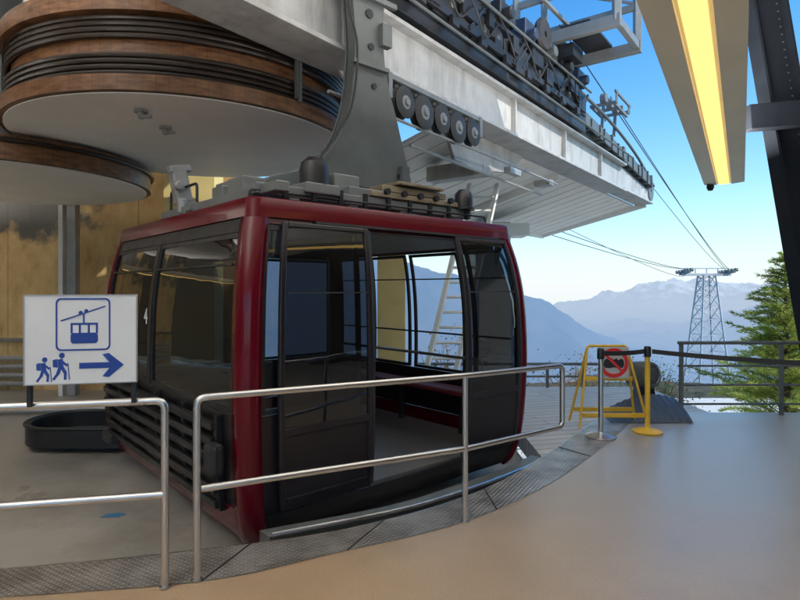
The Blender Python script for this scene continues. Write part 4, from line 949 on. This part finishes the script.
# ------------------------------------------------------------------ vegetation
def leaf_mat(name,c1,c2,sc=3.0):
    m,nt,out=nodes(name); N=nt.nodes.new; L=nt.links.new
    p=N('ShaderNodeBsdfPrincipled'); p.inputs['Roughness'].default_value=0.6
    g=N('ShaderNodeNewGeometry'); n=N('ShaderNodeTexNoise'); n.inputs['Scale'].default_value=sc; n.inputs['Detail'].default_value=4; L(g.outputs['Position'],n.inputs['Vector'])
    c=N('ShaderNodeValToRGB'); c.color_ramp.elements[0].position=.38; c.color_ramp.elements[0].color=(*c1,1); c.color_ramp.elements[1].position=.62; c.color_ramp.elements[1].color=(*c2,1)
    L(n.outputs['Fac'],c.inputs[0]); L(c.outputs[0],p.inputs['Base Color'])
    t=N('ShaderNodeBsdfTranslucent'); L(c.outputs[0],t.inputs[0]); mx=N('ShaderNodeMixShader'); mx.inputs[0].default_value=.5; L(p.outputs[0],mx.inputs[1]); L(t.outputs[0],mx.inputs[2]); L(mx.outputs[0],out.inputs[0])
    return m
M_conif=leaf_mat('conifer_needles',(0.22,0.31,0.06),(0.50,0.54,0.12),1.8)
M_brown=leaf_mat('autumn_foliage',(0.10,0.05,0.02),(0.28,0.15,0.06)); M_green=leaf_mat('bush_foliage',(0.04,0.08,0.02),(0.12,0.17,0.05))
def conifer(x,y,z0,z1,rb,label):
    t=thing('conifer_tree',(x,y,z0),label,'tree','conifers below the platform'); rnd=random.Random(int(x*100))
    MB().tube([(x,y,z0),(x+.05,y,(z0+z1)/2),(x,y,z1)],[.12,.06,.010],8).obj('trunk',M_bark,t,smooth=True)
    mb=MB(); lf=MB(); H_=z1-z0; z=z0+.3*H_
    while z<z1-.03:
        k=(z1-z)/(.7*H_); R=rb*(k**.85)+.06
        az=rnd.uniform(0,6.283); Lb=R*rnd.uniform(.5,1.25); e=V((math.cos(az),math.sin(az),0)); rise=rnd.uniform(.15,.95); dr=rnd.uniform(.15,.5)
        f_=lambda q_:V((x,y,z))+e*Lb*q_+EZ*(Lb*(rise*q_-dr*q_*q_))
        mb.tube([f_(q_) for q_ in (0,.25,.5,.75,1)],[.014,.010,.007,.004,.002],4,caps=False)
        m_=max(5,int(Lb/.05)); sd2=V((-e.y,e.x,0))
        for i in range(m_):
            q_=.15+.85*i/m_; p=f_(q_)
            for s_ in (-1,1):
                tl=(.08+.24*(1-q_)*Lb)*rnd.uniform(.6,1.3); tw=(sd2*s_*rnd.uniform(.5,1)+e*rnd.uniform(.3,.9)+EZ*rnd.uniform(-.3,.5)).normalized()
                nn=5
                for c_ in range(nn):
                    pp=p+tw*tl*c_/nn
                    for h_ in (0,1):
                        dv=(tw*.8+V((rnd.uniform(-.8,.8),rnd.uniform(-.8,.8),rnd.uniform(-.4,.9)))).normalized()*rnd.uniform(.05,.10); sw=dv.cross(V((rnd.uniform(-1,1),rnd.uniform(-1,1),rnd.uniform(-1,1)))).normalized()*rnd.uniform(.005,.010)
                        lf.add([pp-sw,pp+sw,pp+dv],[(0,1,2)])
        z+=.0135+.008*rnd.random()
    mb.obj('branches',M_bark,t); lf.obj('crown',M_conif,t)
conifer(8.25,12.0,-3.0,2.35,1.55,'yellow-green conifer with layered branches rising beside the platform')
conifer(11.6,16.5,-3.2,1.6,1.6,'green conifer with layered branches further down the slope')
def shrub(x,y,z0,z1,r,m,label,seed,n=2600):
    rnd=random.Random(seed); t=thing('shrub',(x,y,z0),label,'bush'); tw=MB(); lf=MB()
    for b in range(26):
        az=rnd.uniform(0,6.283); e=V((math.cos(az),math.sin(az),0)); h=(z1-z0)*rnd.uniform(.6,1.0); rr=r*rnd.uniform(.2,1)
        pts=[V((x,y,z0)),V((x,y,z0))+e*rr*.35+EZ*h*.5,V((x,y,z0))+e*rr+EZ*h]; tw.tube(pts,[.03,.018,.004],4,caps=False)
        for i in range(n//26):
            q_=rnd.uniform(.35,1.05); p=pts[0].lerp(pts[2],q_)+V((rnd.gauss(0,.16),rnd.gauss(0,.16),rnd.gauss(0,.16)))*r
            a=V((rnd.uniform(-1,1),rnd.uniform(-1,1),rnd.uniform(-1,1))).normalized(); b_=a.orthogonal().normalized(); s_=rnd.uniform(.02,.045)
            lf.add([p-a*s_,p+b_*s_*.6,p+a*s_,p-b_*s_*.6],[(0,1,2,3)])
    tw.obj('stems',M_bark,t); lf.obj('leaves',m,t)
for i,(x,y,zt,r,m,l) in enumerate([(3.6,12,-.35,1.0,M_brown,'rusty brown autumn bush below the platform'),(4.9,13,-.45,1.1,M_green,'dark green bush below the platform'),(6.0,13.5,-.35,1.1,M_brown,'rusty brown autumn bush below the platform'),(2.2,13,-.6,1.1,M_green,'dark green bush below the platform'),(1.2,12.5,.45,.9,M_brown,'rusty brown autumn bush below the platform'),(5.4,17,-.8,1.6,M_brown,'rusty brown autumn bush below the platform'),(8.2,18,-.8,1.6,M_green,'dark green bush below the platform')]):
    shrub(x,y,-3.0,zt,r,m,l,i+3)
print('done')
